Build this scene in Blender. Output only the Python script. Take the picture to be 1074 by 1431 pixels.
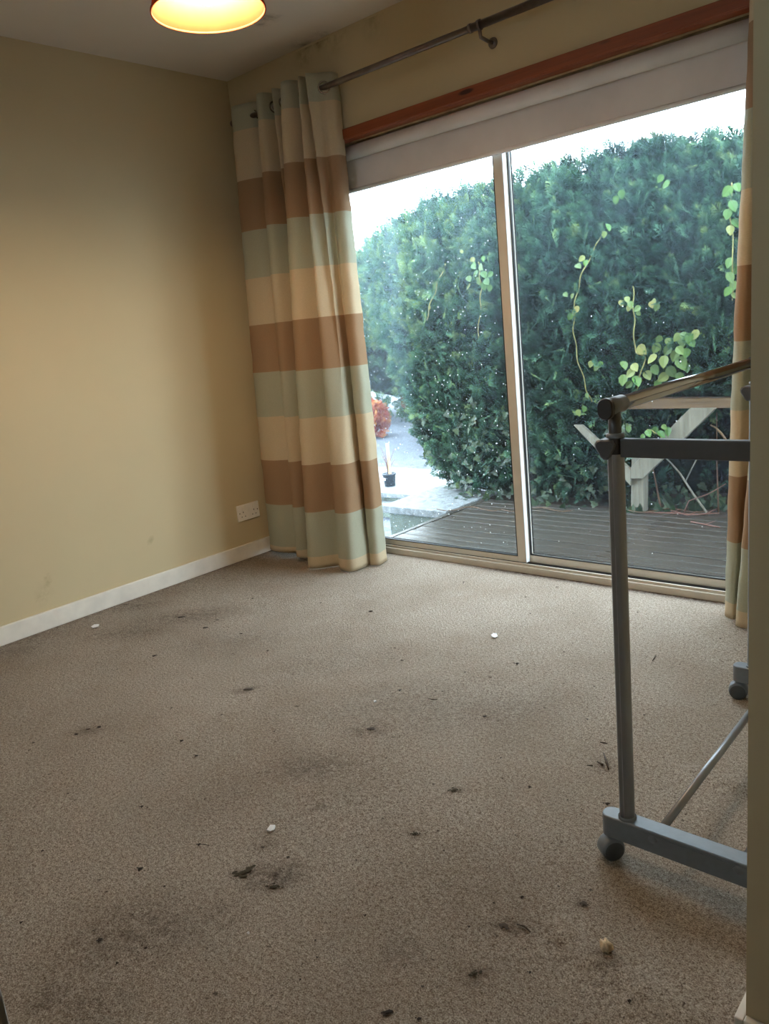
import bpy, bmesh, math, random
import numpy as np
from mathutils import Vector, Matrix

rng = np.random.default_rng(7)
random.seed(7)
for o in list(bpy.data.objects):
    bpy.data.objects.remove(o)
S = bpy.context.scene
COL = S.collection

# ------------------------------------------------------------------ camera
PW, PH, FPX = 1074.0, 1431.0, 1090.8
CAM = np.array([3.315, -2.786, 1.126])

def cam_axes(yaw, pitch, roll):
    f = np.array([math.sin(yaw)*math.cos(pitch), math.cos(yaw)*math.cos(pitch), -math.sin(pitch)])
    rt = np.array([math.cos(yaw), -math.sin(yaw), 0.0])
    up = np.cross(rt, f)
    c, s = math.cos(roll), math.sin(roll)
    return c*rt + s*up, -s*rt + c*up, f

RT, UP, FW = cam_axes(*[math.radians(a) for a in (-42.49, 13.115, -5.827)])
cd = bpy.data.cameras.new('camera')
cam = bpy.data.objects.new('camera', cd)
COL.objects.link(cam)
cd.sensor_fit = 'VERTICAL'
cd.sensor_height = 36.0
cd.lens = FPX/PH*36.0
cd.clip_start = 0.02
cam.matrix_world = Matrix(((RT[0], UP[0], -FW[0], CAM[0]), (RT[1], UP[1], -FW[1], CAM[1]),
                           (RT[2], UP[2], -FW[2], CAM[2]), (0, 0, 0, 1)))
S.camera = cam

# ------------------------------------------------------------------ sky and exposure
world = bpy.data.worlds.new('overcast_sky')
S.world = world
world.use_nodes = True
bg = world.node_tree.nodes['Background']
bg.inputs['Color'].default_value = (0.76, 0.89, 1.0, 1)
bg.inputs['Strength'].default_value = 4.0
S.view_settings.view_transform = 'Standard'
S.view_settings.look = 'None'
S.view_settings.gamma = 1.0
S.view_settings.exposure = 1.6
S.view_settings.use_curve_mapping = False

# ------------------------------------------------------------------ pixel helpers (pixel -> point on a plane of the place)
def ray(px, py):
    return RT*((px-PW/2)/FPX) + UP*((PH/2-py)/FPX) + FW
def onx(px, py, X=0.0):
    r = ray(px, py); return CAM + r*(X-CAM[0])/r[0]
def ony(px, py, Y=0.0):
    r = ray(px, py); return CAM + r*(Y-CAM[1])/r[1]
def onz(px, py, Z=0.0):
    r = ray(px, py); return CAM + r*(Z-CAM[2])/r[2]

# ------------------------------------------------------------------ materials
def lin(r, g, b):
    f = lambda c: (c/255/12.92) if c/255 <= 0.04045 else ((c/255+0.055)/1.055)**2.4
    return (f(r), f(g), f(b), 1.0)

class NT:
    def __init__(self, name):
        self.m = bpy.data.materials.new(name); self.m.use_nodes = True
        self.t = self.m.node_tree; self.n = self.t.nodes
        self.bsdf = self.n['Principled BSDF']; self.out = self.n['Material Output']
    def new(self, typ, **kw):
        nd = self.n.new(typ)
        for k, v in kw.items():
            if hasattr(nd, k): setattr(nd, k, v)
            else: nd.inputs[k].default_value = v
        return nd
    def link(self, a, b): self.t.links.new(a, b)
    def coord(self, scale=(1, 1, 1)):
        c = self.new('ShaderNodeTexCoord'); mp = self.new('ShaderNodeMapping')
        mp.inputs['Scale'].default_value = scale
        self.link(c.outputs['Object'], mp.inputs['Vector']); return mp.outputs['Vector']
    def noise(self, scale, detail=3, rough=0.55, vec=None):
        nz = self.new('ShaderNodeTexNoise')
        nz.inputs['Scale'].default_value = scale; nz.inputs['Detail'].default_value = detail
        nz.inputs['Roughness'].default_value = rough
        self.link(vec if vec else self.coord(), nz.inputs['Vector']); return nz.outputs['Fac']
    def ramp(self, fac, stops, interp='LINEAR'):
        r = self.new('ShaderNodeValToRGB'); r.color_ramp.interpolation = interp
        e = r.color_ramp.elements
        while len(e) > 1: e.remove(e[0])
        e[0].position = stops[0][0]; e[0].color = stops[0][1]
        for p, c in stops[1:]:
            x = e.new(p); x.color = c
        self.link(fac, r.inputs['Fac']); return r.outputs['Color']
    def mix(self, fac, a, b, mode='MIX'):
        mx = self.new('ShaderNodeMix', data_type='RGBA', blend_type=mode)
        for sock, val in ((mx.inputs[0], fac), (mx.inputs[6], a), (mx.inputs[7], b)):
            if hasattr(val, 'links'): self.link(val, sock)
            else: sock.default_value = val
        return mx.outputs[2]
    def attr(self, name):
        a = self.new('ShaderNodeAttribute'); a.attribute_name = name; return a.outputs['Fac']
    def math(self, op, a, b=0.0, clamp=False):
        m = self.new('ShaderNodeMath', operation=op); m.use_clamp = clamp
        for s, v in ((m.inputs[0], a), (m.inputs[1], b)):
            if hasattr(v, 'links'): self.link(v, s)
            else: s.default_value = v
        return m.outputs[0]
    def bump(self, h, strength=0.3, dist=0.005):
        b = self.new('ShaderNodeBump'); b.inputs['Strength'].default_value = strength
        b.inputs['Distance'].default_value = dist
        self.link(h, b.inputs['Height']); self.link(b.outputs['Normal'], self.bsdf.inputs['Normal'])
    def base(self, c):
        if hasattr(c, 'links'): self.link(c, self.bsdf.inputs['Base Color'])
        else: self.bsdf.inputs['Base Color'].default_value = c
    def set(self, **kw):
        for k, v in kw.items(): self.bsdf.inputs[k.replace('_', ' ')].default_value = v

M = {}
def simple(key, rgb, rough=0.5, metal=0.0, var=0.06, scale=30, bump=0.0, spec=0.5):
    t = NT(key); c = lin(*rgb)
    lo = tuple(max(0, x*(1-var*2)) for x in c[:3])+(1,); hi = tuple(min(1, x*(1+var*2)) for x in c[:3])+(1,)
    nz = t.noise(scale)
    t.base(t.ramp(nz, [(0.3, lo), (0.7, hi)]))
    t.set(Roughness=rough, Metallic=metal, Specular_IOR_Level=spec)
    if bump: t.bump(nz, bump, 0.003)
    M[key] = t.m; return t

def mk_wall(key, rgb, stain_rgb, bumpscale=180):
    t = NT(key); c = lin(*rgb)
    big = t.noise(1.6, 4)
    col = t.ramp(big, [(0.3, tuple(x*0.94 for x in c[:3])+(1,)), (0.7, c)])
    fine = t.noise(9, 5, 0.7)
    st = t.math('MULTIPLY', t.attr('stain'), t.ramp(fine, [(0.38, (0, 0, 0, 1)), (0.6, (1, 1, 1, 1))]), True)
    t.base(t.mix(st, col, lin(*stain_rgb)))
    t.set(Roughness=0.75, Specular_IOR_Level=0.25)
    t.bump(t.noise(bumpscale, 4), 0.12, 0.002)
    M[key] = t.m
mk_wall('wall_paint', (198, 182, 147), (70, 52, 30))
mk_wall('ceiling_paint', (222, 213, 202), (66, 50, 36), 90)
simple('skirting_paint', (222, 216, 204), 0.45, var=0.04, scale=12)
simple('jamb_paint', (205, 212, 222), 0.4, var=0.03)

def mk_carpet():
    t = NT('carpet')
    pile = t.noise(330, 3, 0.75)
    tuft = t.noise(120, 4, 0.8)
    patch = t.noise(2.2, 5, 0.6)
    fib = t.ramp(pile, [(0.38, lin(84, 70, 60)), (0.5, lin(164, 151, 137)), (0.62, lin(232, 222, 208))])
    c = t.mix(0.5, fib, t.ramp(tuft, [(0.40, lin(104, 88, 75)), (0.60, lin(200, 188, 173))]))
    c = t.mix(t.math('MULTIPLY', t.ramp(patch, [(0.42, (0, 0, 0, 1)), (0.72, (1, 1, 1, 1))]), 0.35), c, lin(116, 96, 74))
    # little flecks of dirt trodden into the pile
    vz = t.new('ShaderNodeTexVoronoi'); vz.inputs['Scale'].default_value = 42; vz.inputs['Randomness'].default_value = 1
    wob = t.new('ShaderNodeVectorMath', operation='ADD')
    nzc = t.new('ShaderNodeTexNoise'); nzc.inputs['Scale'].default_value = 60
    t.link(t.coord(), nzc.inputs['Vector'])
    sc = t.new('ShaderNodeVectorMath', operation='SCALE'); sc.inputs['Scale'].default_value = 0.035
    t.link(nzc.outputs['Color'], sc.inputs[0]); t.link(t.coord(), wob.inputs[0]); t.link(sc.outputs[0], wob.inputs[1])
    t.link(wob.outputs[0], vz.inputs['Vector'])
    fl = t.ramp(vz.outputs['Distance'], [(0.06, (1, 1, 1, 1)), (0.16, (0, 0, 0, 1))])
    gate = t.ramp(t.noise(9, 3), [(0.42, (0.15, 0.15, 0.15, 1)), (0.58, (1, 1, 1, 1))])
    f = t.math('MULTIPLY', t.math('MULTIPLY', fl, gate), 0.75)
    c = t.mix(f, c, lin(48, 36, 28))
    br = t.math('MULTIPLY', t.attr('stain'), t.ramp(t.noise(38, 5, 0.75), [(0.36, (0.1, 0.1, 0.1, 1)), (0.62, (1, 1, 1, 1))]), True)
    c = t.mix(br, c, lin(52, 42, 34))
    c = t.mix(t.math('MULTIPLY', t.attr('rust'), t.ramp(t.noise(55, 4, 0.7), [(0.3, (0.3, 0.3, 0.3, 1)), (0.6, (1, 1, 1, 1))]), True), c, lin(52, 30, 26))
    t.base(c)
    t.set(Roughness=0.95, Specular_IOR_Level=0.1)
    h = t.math('ADD', t.math('MULTIPLY', pile, 0.5), tuft)
    t.bump(h, 0.8, 0.010)
    M['carpet'] = t.m
mk_carpet()

def mk_wood(key, a, b, knots=True, rough=0.5, axis=0, sx=1.2):
    t = NT(key)
    s = [38, 38, 38]; s[axis] = sx
    g = t.noise(1.0, 6, 0.65, t.coord(tuple(s)))
    c = t.ramp(g, [(0.25, lin(*a)), (0.75, lin(*b))])
    if knots:
        v = t.new('ShaderNodeTexVoronoi'); v.inputs['Scale'].default_value = 1.0
        t.link(t.coord((3.6, 14, 14)), v.inputs['Vector'])
        k = t.ramp(v.outputs['Distance'], [(0.09, (1, 1, 1, 1)), (0.15, (0, 0, 0, 1))])
        c = t.mix(k, c, lin(52, 18, 8))
    t.base(c); t.set(Roughness=rough)
    t.bump(g, 0.15, 0.003)
    M[key] = t.m
mk_wood('lintel_timber', (112, 52, 28), (154, 80, 46))
mk_wood('weathered_timber', (92, 90, 80), (148, 146, 134), False, 0.8, 2, 3)
mk_wood('brown_timber', (82, 66, 48), (132, 108, 82), False, 0.75, 0, 3)
mk_wood('cane_timber', (150, 124, 92), (200, 172, 134), False, 0.7, 2, 3)

def mk_deck():
    t = NT('deck_board')
    g = t.noise(1.0, 7, 0.7, t.coord((2.2, 60, 60)))
    p = t.noise(1.0, 4, 0.6, t.coord((1.5, 9, 9)))
    c = t.ramp(g, [(0.25, lin(26, 22, 20)), (0.6, lin(62, 55, 49)), (0.85, lin(118, 103, 86))])
    c = t.mix(t.math('MULTIPLY', t.ramp(p, [(0.4, (0, 0, 0, 1)), (0.75, (1, 1, 1, 1))]), 0.6), c, lin(44, 47, 40))
    c = t.mix(t.math('MULTIPLY', t.ramp(t.noise(1.0, 5, 0.7, t.coord((5, 80, 80))), [(0.62, (0, 0, 0, 1)), (0.72, (1, 1, 1, 1))]), 0.7), c, lin(150, 136, 112))
    t.base(c); t.link(t.ramp(p, [(0.3, (0.22,)*3+(1,)), (0.7, (0.5,)*3+(1,))]), t.bsdf.inputs['Roughness'])
    t.bump(g, 0.25, 0.004)
    M['deck_board'] = t.m
mk_deck()

simple('concrete_coping', (112, 117, 120), 0.6, var=0.2, scale=26, bump=0.3, spec=0.3)
simple('concrete_wall', (92, 102, 94), 0.7, var=0.22, scale=9, bump=0.3)
simple('asphalt', (92, 97, 106), 0.85, var=0.16, scale=14, bump=0.1, spec=0.15)
simple('soil', (52, 42, 34), 0.95, var=0.25, scale=40, bump=0.8)
simple('house_render', (190, 184, 170), 0.85)
simple('black_rubber', (18, 19, 21), 0.5)
simple('frame_cream', (200, 194, 182), 0.35, var=0.03, scale=8)
simple('frame_white', (226, 228, 232), 0.3, var=0.02, scale=8)
simple('blind_fabric', (214, 208, 206), 0.8, var=0.03, scale=6)
simple('blind_bar', (226, 222, 222), 0.5, var=0.02)
simple('plaster_edge', (168, 148, 112), 0.8, var=0.15, scale=20)
simple('pole_metal', (118, 108, 104), 0.32, 0.85, 0.08, 25)
simple('eyelet_metal', (150, 146, 140), 0.25, 0.95)
simple('socket_plastic', (232, 226, 214), 0.35, var=0.02)
simple('socket_hole', (20, 16, 14), 0.6)
simple('rack_plastic', (104, 112, 120), 0.42, 0.0, 0.03, 60)
simple('rack_plastic_dark', (66, 68, 72), 0.45, 0.0, 0.03, 60)
simple('rack_tube', (128, 130, 133), 0.36, 0.45, 0.03, 8)
simple('chrome', (168, 172, 180), 0.14, 1.0, 0.02, 8)
simple('wheel_rubber', (62, 69, 74), 0.5)
simple('cap_black', (26, 26, 29), 0.4)
simple('pot_plastic', (44, 52, 62), 0.35)
simple('paper_white', (226, 226, 228), 0.7)
simple('fluff_pale', (206, 186, 156), 0.95, var=0.15, scale=200)
simple('crumb_dark', (40, 31, 25), 0.9, var=0.3, scale=200)
simple('crumb_grey', (76, 66, 58), 0.9, var=0.3, scale=200)
simple('moss_dark', (58, 50, 34), 0.95, var=0.4, scale=160)
simple('twig_brown', (96, 74, 58), 0.8, var=0.2, scale=60)
simple('twig_red', (112, 78, 70), 0.8, var=0.2, scale=60)
simple('vine_stem', (140, 140, 84), 0.7, var=0.2, scale=60)
simple('lamp_plastic', (232, 228, 220), 0.4)
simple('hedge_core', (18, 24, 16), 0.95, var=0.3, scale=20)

def mk_leaf(key, stops, sss=0.25):
    t = NT(key)
    info = t.new('ShaderNodeObjectInfo')
    nz = t.noise(60, 3)
    f = t.math('ADD', t.math('MULTIPLY', info.outputs['Random'], 0.8), t.math('MULTIPLY', nz, 0.25), True)
    c = t.ramp(f, stops)
    t.base(c); t.set(Roughness=0.45)
    tr = t.new('ShaderNodeBsdfTranslucent'); t.link(c, tr.inputs['Color'])
    mx = t.new('ShaderNodeMixShader'); mx.inputs[0].default_value = sss
    t.link(t.bsdf.outputs[0], mx.inputs[1]); t.link(tr.outputs[0], mx.inputs[2]); t.link(mx.outputs[0], t.out.inputs['Surface'])
    M[key] = t.m
mk_leaf('vine_leaf', [(0.0, lin(70, 104, 60)), (0.5, lin(108, 138, 78)), (0.85, lin(142, 152, 90)), (1.0, lin(158, 140, 88))])
mk_leaf('vine_leaf_green', [(0.0, lin(62, 104, 52)), (1.0, lin(100, 144, 70))])
mk_leaf('ivy_leaf', [(0.0, lin(26, 44, 32)), (0.6, lin(42, 66, 46)), (0.9, lin(62, 84, 56)), (1.0, lin(110, 112, 56))], 0.15)
mk_leaf('yellow_leaf', [(0.0, lin(170, 160, 60)), (1.0, lin(220, 176, 60))])

def mk_foliage(key, stops):
    t = NT(key)
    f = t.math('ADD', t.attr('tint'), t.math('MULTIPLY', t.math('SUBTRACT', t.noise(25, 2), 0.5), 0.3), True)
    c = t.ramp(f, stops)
    t.base(c); t.set(Roughness=0.6, Specular_IOR_Level=0.3)
    tr = t.new('ShaderNodeBsdfTranslucent'); t.link(c, tr.inputs['Color'])
    mx = t.new('ShaderNodeMixShader'); mx.inputs[0].default_value = 0.2
    t.link(t.bsdf.outputs[0], mx.inputs[1]); t.link(tr.outputs[0], mx.inputs[2]); t.link(mx.outputs[0], t.out.inputs['Surface'])
    M[key] = t.m
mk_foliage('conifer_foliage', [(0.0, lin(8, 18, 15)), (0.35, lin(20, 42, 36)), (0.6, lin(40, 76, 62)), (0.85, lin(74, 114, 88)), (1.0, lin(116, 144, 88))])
mk_foliage('far_foliage', [(0.0, lin(34, 56, 44)), (0.6, lin(62, 92, 64)), (1.0, lin(120, 136, 80))])
mk_foliage('red_foliage', [(0.0, lin(112, 40, 34)), (0.6, lin(170, 84, 66)), (1.0, lin(200, 150, 96))])

def mk_curtain():
    t = NT('curtain_fabric')
    z = t.new('ShaderNodeSeparateXYZ'); t.link(t.coord(), z.inputs[0])
    sage, cream, brown = lin(192, 192, 170), lin(222, 204, 172), lin(178, 146, 114)
    cols = [sage, cream, brown]
    # boundaries measured down from the heading
    fac = t.math('DIVIDE', t.math('SUBTRACT', 2.353, z.outputs['Z']), 2.4)
    stops = [(0.2283*k/2.4, cols[k % 3]) for k in range(11)]
    c = t.ramp(fac, stops, 'CONSTANT')
    weave = t.noise(1.0, 3, 0.6, t.coord((160, 160, 700)))
    c = t.mix(t.math('MULTIPLY', weave, 0.35), c, lin(120, 100, 76), 'MULTIPLY')
    t.base(c); t.set(Roughness=0.8, Specular_IOR_Level=0.2)
    t.bump(weave, 0.25, 0.002)
    tr = t.new('ShaderNodeBsdfTranslucent'); t.link(c, tr.inputs['Color'])
    mx = t.new('ShaderNodeMixShader'); mx.inputs[0].default_value = 0.25
    t.link(t.bsdf.outputs[0], mx.inputs[1]); t.link(tr.outputs[0], mx.inputs[2]); t.link(mx.outputs[0], t.out.inputs['Surface'])
    M['curtain_fabric'] = t.m
mk_curtain()

def mk_glass(key, haze_lo, haze_hi, top_mul, streak_x=None):
    # clear pane with a film of condensation and dirt that scatters daylight
    t = NT(key)
    tp = t.new('ShaderNodeBsdfTransparent'); tp.inputs['Color'].default_value = (0.97, 0.99, 0.985, 1)
    gl = t.new('ShaderNodeBsdfGlossy'); gl.inputs['Roughness'].default_value = 0.02
    tl = t.new('ShaderNodeBsdfTranslucent'); tl.inputs['Color'].default_value = (0.62, 0.82, 1.0, 1)
    s = t.noise(1.0, 4, 0.6, t.coord((7, 7, 0.6)))
    b = t.noise(1.0, 4, 0.6, t.coord((2.5, 2.5, 2.0)))
    f = t.math('MULTIPLY', t.ramp(s, [(0.3, (0, 0, 0, 1)), (0.75, (1, 1, 1, 1))]), t.ramp(b, [(0.25, (0.3, 0.3, 0.3, 1)), (0.7, (1, 1, 1, 1))]))
    f = t.math('ADD', t.math('MULTIPLY', f, haze_hi-haze_lo), haze_lo)
    x = t.new('ShaderNodeSeparateXYZ'); t.link(t.coord(), x.inputs[0])
    # sky glare painted into the haze, stronger towards the top of the pane
    zr = t.new('ShaderNodeMapRange'); zr.interpolation_type = 'SMOOTHSTEP'; t.link(x.outputs['Z'], zr.inputs['Value'])
    for k, v in (('From Min', 0.7), ('From Max', 1.75), ('To Min', 1.3), ('To Max', top_mul)): zr.inputs[k].default_value = v
    f = t.math('MULTIPLY', f, zr.outputs[0])
    if streak_x is not None:
        wob = t.math('MULTIPLY', t.math('SUBTRACT', t.noise(2.0, 3), 0.5), 0.12)
        d = t.math('ADD', x.outputs['X'], wob)
        band = t.new('ShaderNodeMapRange'); band.interpolation_type = 'SMOOTHSTEP'
        t.link(d, band.inputs['Value'])
        for k, v in (('From Min', streak_x), ('From Max', streak_x-0.06), ('To Min', 0), ('To Max', 0.03)): band.inputs[k].default_value = v
        zf = t.new('ShaderNodeMapRange'); t.link(x.outputs['Z'], zf.inputs['Value']); zf.interpolation_type = 'SMOOTHSTEP'
        for k, v in (('From Min', 0.25), ('From Max', 0.75), ('To Min', 0.15), ('To Max', 1)): zf.inputs[k].default_value = v
        f = t.math('ADD', f, t.math('MULTIPLY', t.math('MULTIPLY', band.outputs[0], zf.outputs[0]), t.ramp(s, [(0.2, (0.55,)*3+(1,)), (0.8, (1, 1, 1, 1))])))
    lw = t.new('ShaderNodeLayerWeight'); lw.inputs['Blend'].default_value = 0.5
    fr = t.math('ADD', t.math('MULTIPLY', t.math('POWER', lw.outputs['Facing'], 5.0), 0.45), 0.02)
    m1 = t.new('ShaderNodeMixShader'); t.link(fr, m1.inputs[0]); t.link(tp.outputs[0], m1.inputs[1]); t.link(gl.outputs[0], m1.inputs[2])
    m2 = t.new('ShaderNodeMixShader'); t.link(f, m2.inputs[0]); t.link(m1.outputs[0], m2.inputs[1]); t.link(tl.outputs[0], m2.inputs[2])
    t.link(m2.outputs[0], t.out.inputs['Surface'])
    M[key] = t.m
mk_glass('glass_misted', 0.004, 0.011, 6.0, 0.93)
mk_glass('glass_dusty', 0.003, 0.007, 4.0)

def mk_drop():
    t = NT('raindrop')
    t.base((0.95, 0.98, 1, 1)); t.set(Roughness=0.1)
    tr = t.new('ShaderNodeBsdfTranslucent'); tr.inputs['Color'].default_value = (1, 1, 1, 1)
    mx = t.new('ShaderNodeMixShader'); mx.inputs[0].default_value = 0.6
    t.link(t.bsdf.outputs[0], mx.inputs[1]); t.link(tr.outputs[0], mx.inputs[2]); t.link(mx.outputs[0], t.out.inputs['Surface'])
    M['raindrop'] = t.m
mk_drop()

def mk_shade():
    t = NT('lampshade_paper')
    c = t.ramp(t.noise(14), [(0.3, lin(136, 70, 36)), (0.7, lin(146, 78, 42))])
    t.base(c); t.set(Roughness=0.7)
    tr = t.new('ShaderNodeBsdfTranslucent'); t.link(c, tr.inputs['Color'])
    mx = t.new('ShaderNodeMixShader'); mx.inputs[0].default_value = 0.35
    t.link(t.bsdf.outputs[0], mx.inputs[1]); t.link(tr.outputs[0], mx.inputs[2]); t.link(mx.outputs[0], t.out.inputs['Surface'])
    M['lampshade_paper'] = t.m
    t = NT('bulb_lit')
    t.set(Emission_Strength=320.0); t.bsdf.inputs['Emission Color'].default_value = (1.0, 0.76, 0.48, 1); t.base((1, 0.95, 0.88, 1))
    M['bulb_lit'] = t.m
mk_shade()

# ------------------------------------------------------------------ mesh helpers
def link(name, me, mat, parent=None, smooth=False):
    o = bpy.data.objects.new(name, me); COL.objects.link(o)
    if mat and not me.materials: me.materials.append(M[mat])
    if smooth:
        me.polygons.foreach_set('use_smooth', [True]*len(me.polygons))
    if parent is not None:
        o.parent = parent
        o.matrix_parent_inverse = parent.matrix_basis.inverted()
    return o
def empty(name, loc=(0, 0, 0)):
    o = bpy.data.objects.new(name, None); COL.objects.link(o); o.location = loc; o.empty_display_size = 0.1
    return o
def tag(o, label=None, cat=None, group=None, kind=None):
    if label: o['label'] = label
    if cat: o['category'] = cat
    if group: o['group'] = group
    if kind: o['kind'] = kind
    return o
def bm_mesh(name, bm):
    bmesh.ops.recalc_face_normals(bm, faces=bm.faces[:])
    me = bpy.data.meshes.new(name); bm.to_mesh(me); bm.free(); return me
def bbox(bm, x0, x1, y0, y1, z0, z1, bev=0.0, seg=2):
    r = bmesh.ops.create_cube(bm, size=1.0)
    vs = r['verts']
    for v in vs:
        v.co = Vector((x0+(v.co.x+.5)*(x1-x0), y0+(v.co.y+.5)*(y1-y0), z0+(v.co.z+.5)*(z1-z0)))
    if bev:
        es = list({e for v in vs for e in v.link_edges})
        bmesh.ops.bevel(bm, geom=es, offset=bev, segments=seg, affect='EDGES', profile=0.5)
def box(name, mat, x0, x1, y0, y1, z0, z1, parent=None, bev=0.0, seg=2):
    bm = bmesh.new(); bbox(bm, x0, x1, y0, y1, z0, z1, bev, seg)
    return link(name, bm_mesh(name, bm), mat, parent)
def boxes(name, mat, lst, parent=None, bev=0.0):
    bm = bmesh.new()
    for b in lst: bbox(bm, *b, bev)
    return link(name, bm_mesh(name, bm), mat, parent)
def tube_bm(bm, pts, rad, n=10, cap=True):
    pts = [Vector(p) for p in pts]
    if not hasattr(rad, '__len__'): rad = [rad]*len(pts)
    rings = []; prev = None
    for i, p in enumerate(pts):
        d = (pts[min(i+1, len(pts)-1)]-pts[max(i-1, 0)]).normalized()
        if prev is None:
            a = d.orthogonal().normalized()
        else:
            a = (prev-d*prev.dot(d)).normalized()
        prev = a; b = d.cross(a)
        rings.append([bm.verts.new(p+(a*math.cos(2*math.pi*k/n)+b*math.sin(2*math.pi*k/n))*rad[i]) for k in range(n)])
    for r0, r1 in zip(rings, rings[1:]):
        for k in range(n): bm.faces.new((r0[k], r0[(k+1) % n], r1[(k+1) % n], r1[k]))
    if cap: bm.faces.new(rings[0][::-1]); bm.faces.new(rings[-1])
def tube(name, mat, pts, rad, parent=None, n=12):
    bm = bmesh.new(); tube_bm(bm, pts, rad, n)
    o = link(name, bm_mesh(name, bm), mat, parent)
    for p in o.data.polygons: p.use_smooth = len(p.vertices) == 4
    return o
def lathe(name, mat, prof, c, parent=None, n=32, axis='z', closed=False):
    bm = bmesh.new(); rings = []
    for r, h in prof:
        ring = []
        for k in range(n):
            a = 2*math.pi*k/n; p = (r*math.cos(a), r*math.sin(a), h)
            if axis == 'x': p = (h, p[0], p[1])
            if axis == 'y': p = (p[0], h, p[1])
            ring.append(bm.verts.new((c[0]+p[0], c[1]+p[1], c[2]+p[2])))
        rings.append(ring)
    for r0, r1 in zip(rings, rings[1:]+([rings[0]] if closed else [])):
        for k in range(n): bm.faces.new((r0[k], r0[(k+1) % n], r1[(k+1) % n], r1[k]))
    if not closed:
        if prof[0][0] > 1e-4 and prof[0][0] < 1: pass
    bmesh.ops.remove_doubles(bm, verts=bm.verts[:], dist=1e-5)
    return link(name, bm_mesh(name, bm), mat, parent, True)
def np_mesh(name, V, Fq, nv=4):
    me = bpy.data.meshes.new(name)
    V = np.asarray(V, dtype=np.float32); Fq = np.asarray(Fq, dtype=np.int32)
    me.vertices.add(len(V)); me.vertices.foreach_set('co', V.ravel())
    me.loops.add(Fq.size); me.loops.foreach_set('vertex_index', Fq.ravel())
    me.polygons.add(len(Fq)); me.polygons.foreach_set('loop_start', np.arange(len(Fq), dtype=np.int32)*nv)
    me.update(calc_edges=True); me.validate()
    return me
def fattr(me, name, vals):
    a = me.attributes.new(name, 'FLOAT', 'POINT'); a.data.foreach_set('value', np.asarray(vals, dtype=np.float32))
def grid_mesh(name, u, v, fn):
    U, Vv = np.meshgrid(u, v, indexing='ij'); P = fn(U.ravel(), Vv.ravel())
    nu, nv = len(u), len(v)
    I = np.arange(nu*nv).reshape(nu, nv)
    F = np.stack([I[:-1, :-1].ravel(), I[1:, :-1].ravel(), I[1:, 1:].ravel(), I[:-1, 1:].ravel()], 1)
    return np_mesh(name, P, F), U.ravel(), Vv.ravel()
_w = [(rng.normal(size=3)*f, rng.uniform(0, 6.28), 1.0/f**0.8) for f in (1.5, 1.8, 2.6, 3.1, 4.5, 5.5, 7, 9, 12, 15, 19, 24)]
def wob(P, fmin=0):
    s = 0; tot = 0
    for k, ph, a in _w[fmin:]:
        s = s + a*np.sin(P@k+ph); tot += a*0.7
    return s/tot
def catmull(P, m):
    P = np.asarray(P, float); n = len(P)
    Q = np.vstack([2*P[0]-P[1], P, 2*P[-1]-P[-2]]); out = []
    for i in range(n-1):
        p0, p1, p2, p3 = Q[i:i+4]
        for t in np.linspace(0, 1, m, endpoint=False):
            out.append(0.5*((2*p1)+(-p0+p2)*t+(2*p0-5*p1+4*p2-p3)*t*t+(-p0+3*p1-3*p2+p3)*t**3))
    out.append(P[-1]); return np.array(out)

# ================================================================== THE ROOM
H = 2.4
RX = 3.016            # face of the right wall
# carpet
fx = np.arange(-0.02, 4.42, 0.02); fy = np.arange(-3.42, 0.115, 0.02)
def ridge(X, Y, a, b, w, h):
    a = np.array(a[:2]); b = np.array(b[:2]); d = b-a; L = np.hypot(*d)
    t = np.clip(((X-a[0])*d[0]+(Y-a[1])*d[1])/L**2, 0, 1)
    r = np.hypot(X-a[0]-t*d[0], Y-a[1]-t*d[1]+0.01*np.sin(9*t*L*6.28/3))
    return h*np.exp(-(r/w)**2)
def floor_fn(X, Y):
    Z = 0.0012*wob(np.c_[X*2, Y*2, X*0])
    Z = Z+ridge(X, Y, onz(790, 1312), onz(965, 1440), 0.035, 0.012)-ridge(X, Y, onz(782, 1322), onz(955, 1450), 0.012, 0.010)
    Z = Z+ridge(X, Y, onz(960, 1078), onz(1100, 1110), 0.03, 0.009)
    edge = np.clip((0.05-Y)/0.2, 0, 1)*np.clip(X/0.1, 0, 1)
    return np.c_[X, Y, Z*edge]
me, X, Y = grid_mesh('floor', fx, fy, floor_fn)
st = np.zeros(len(X)); ru = np.zeros(len(X))
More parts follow.
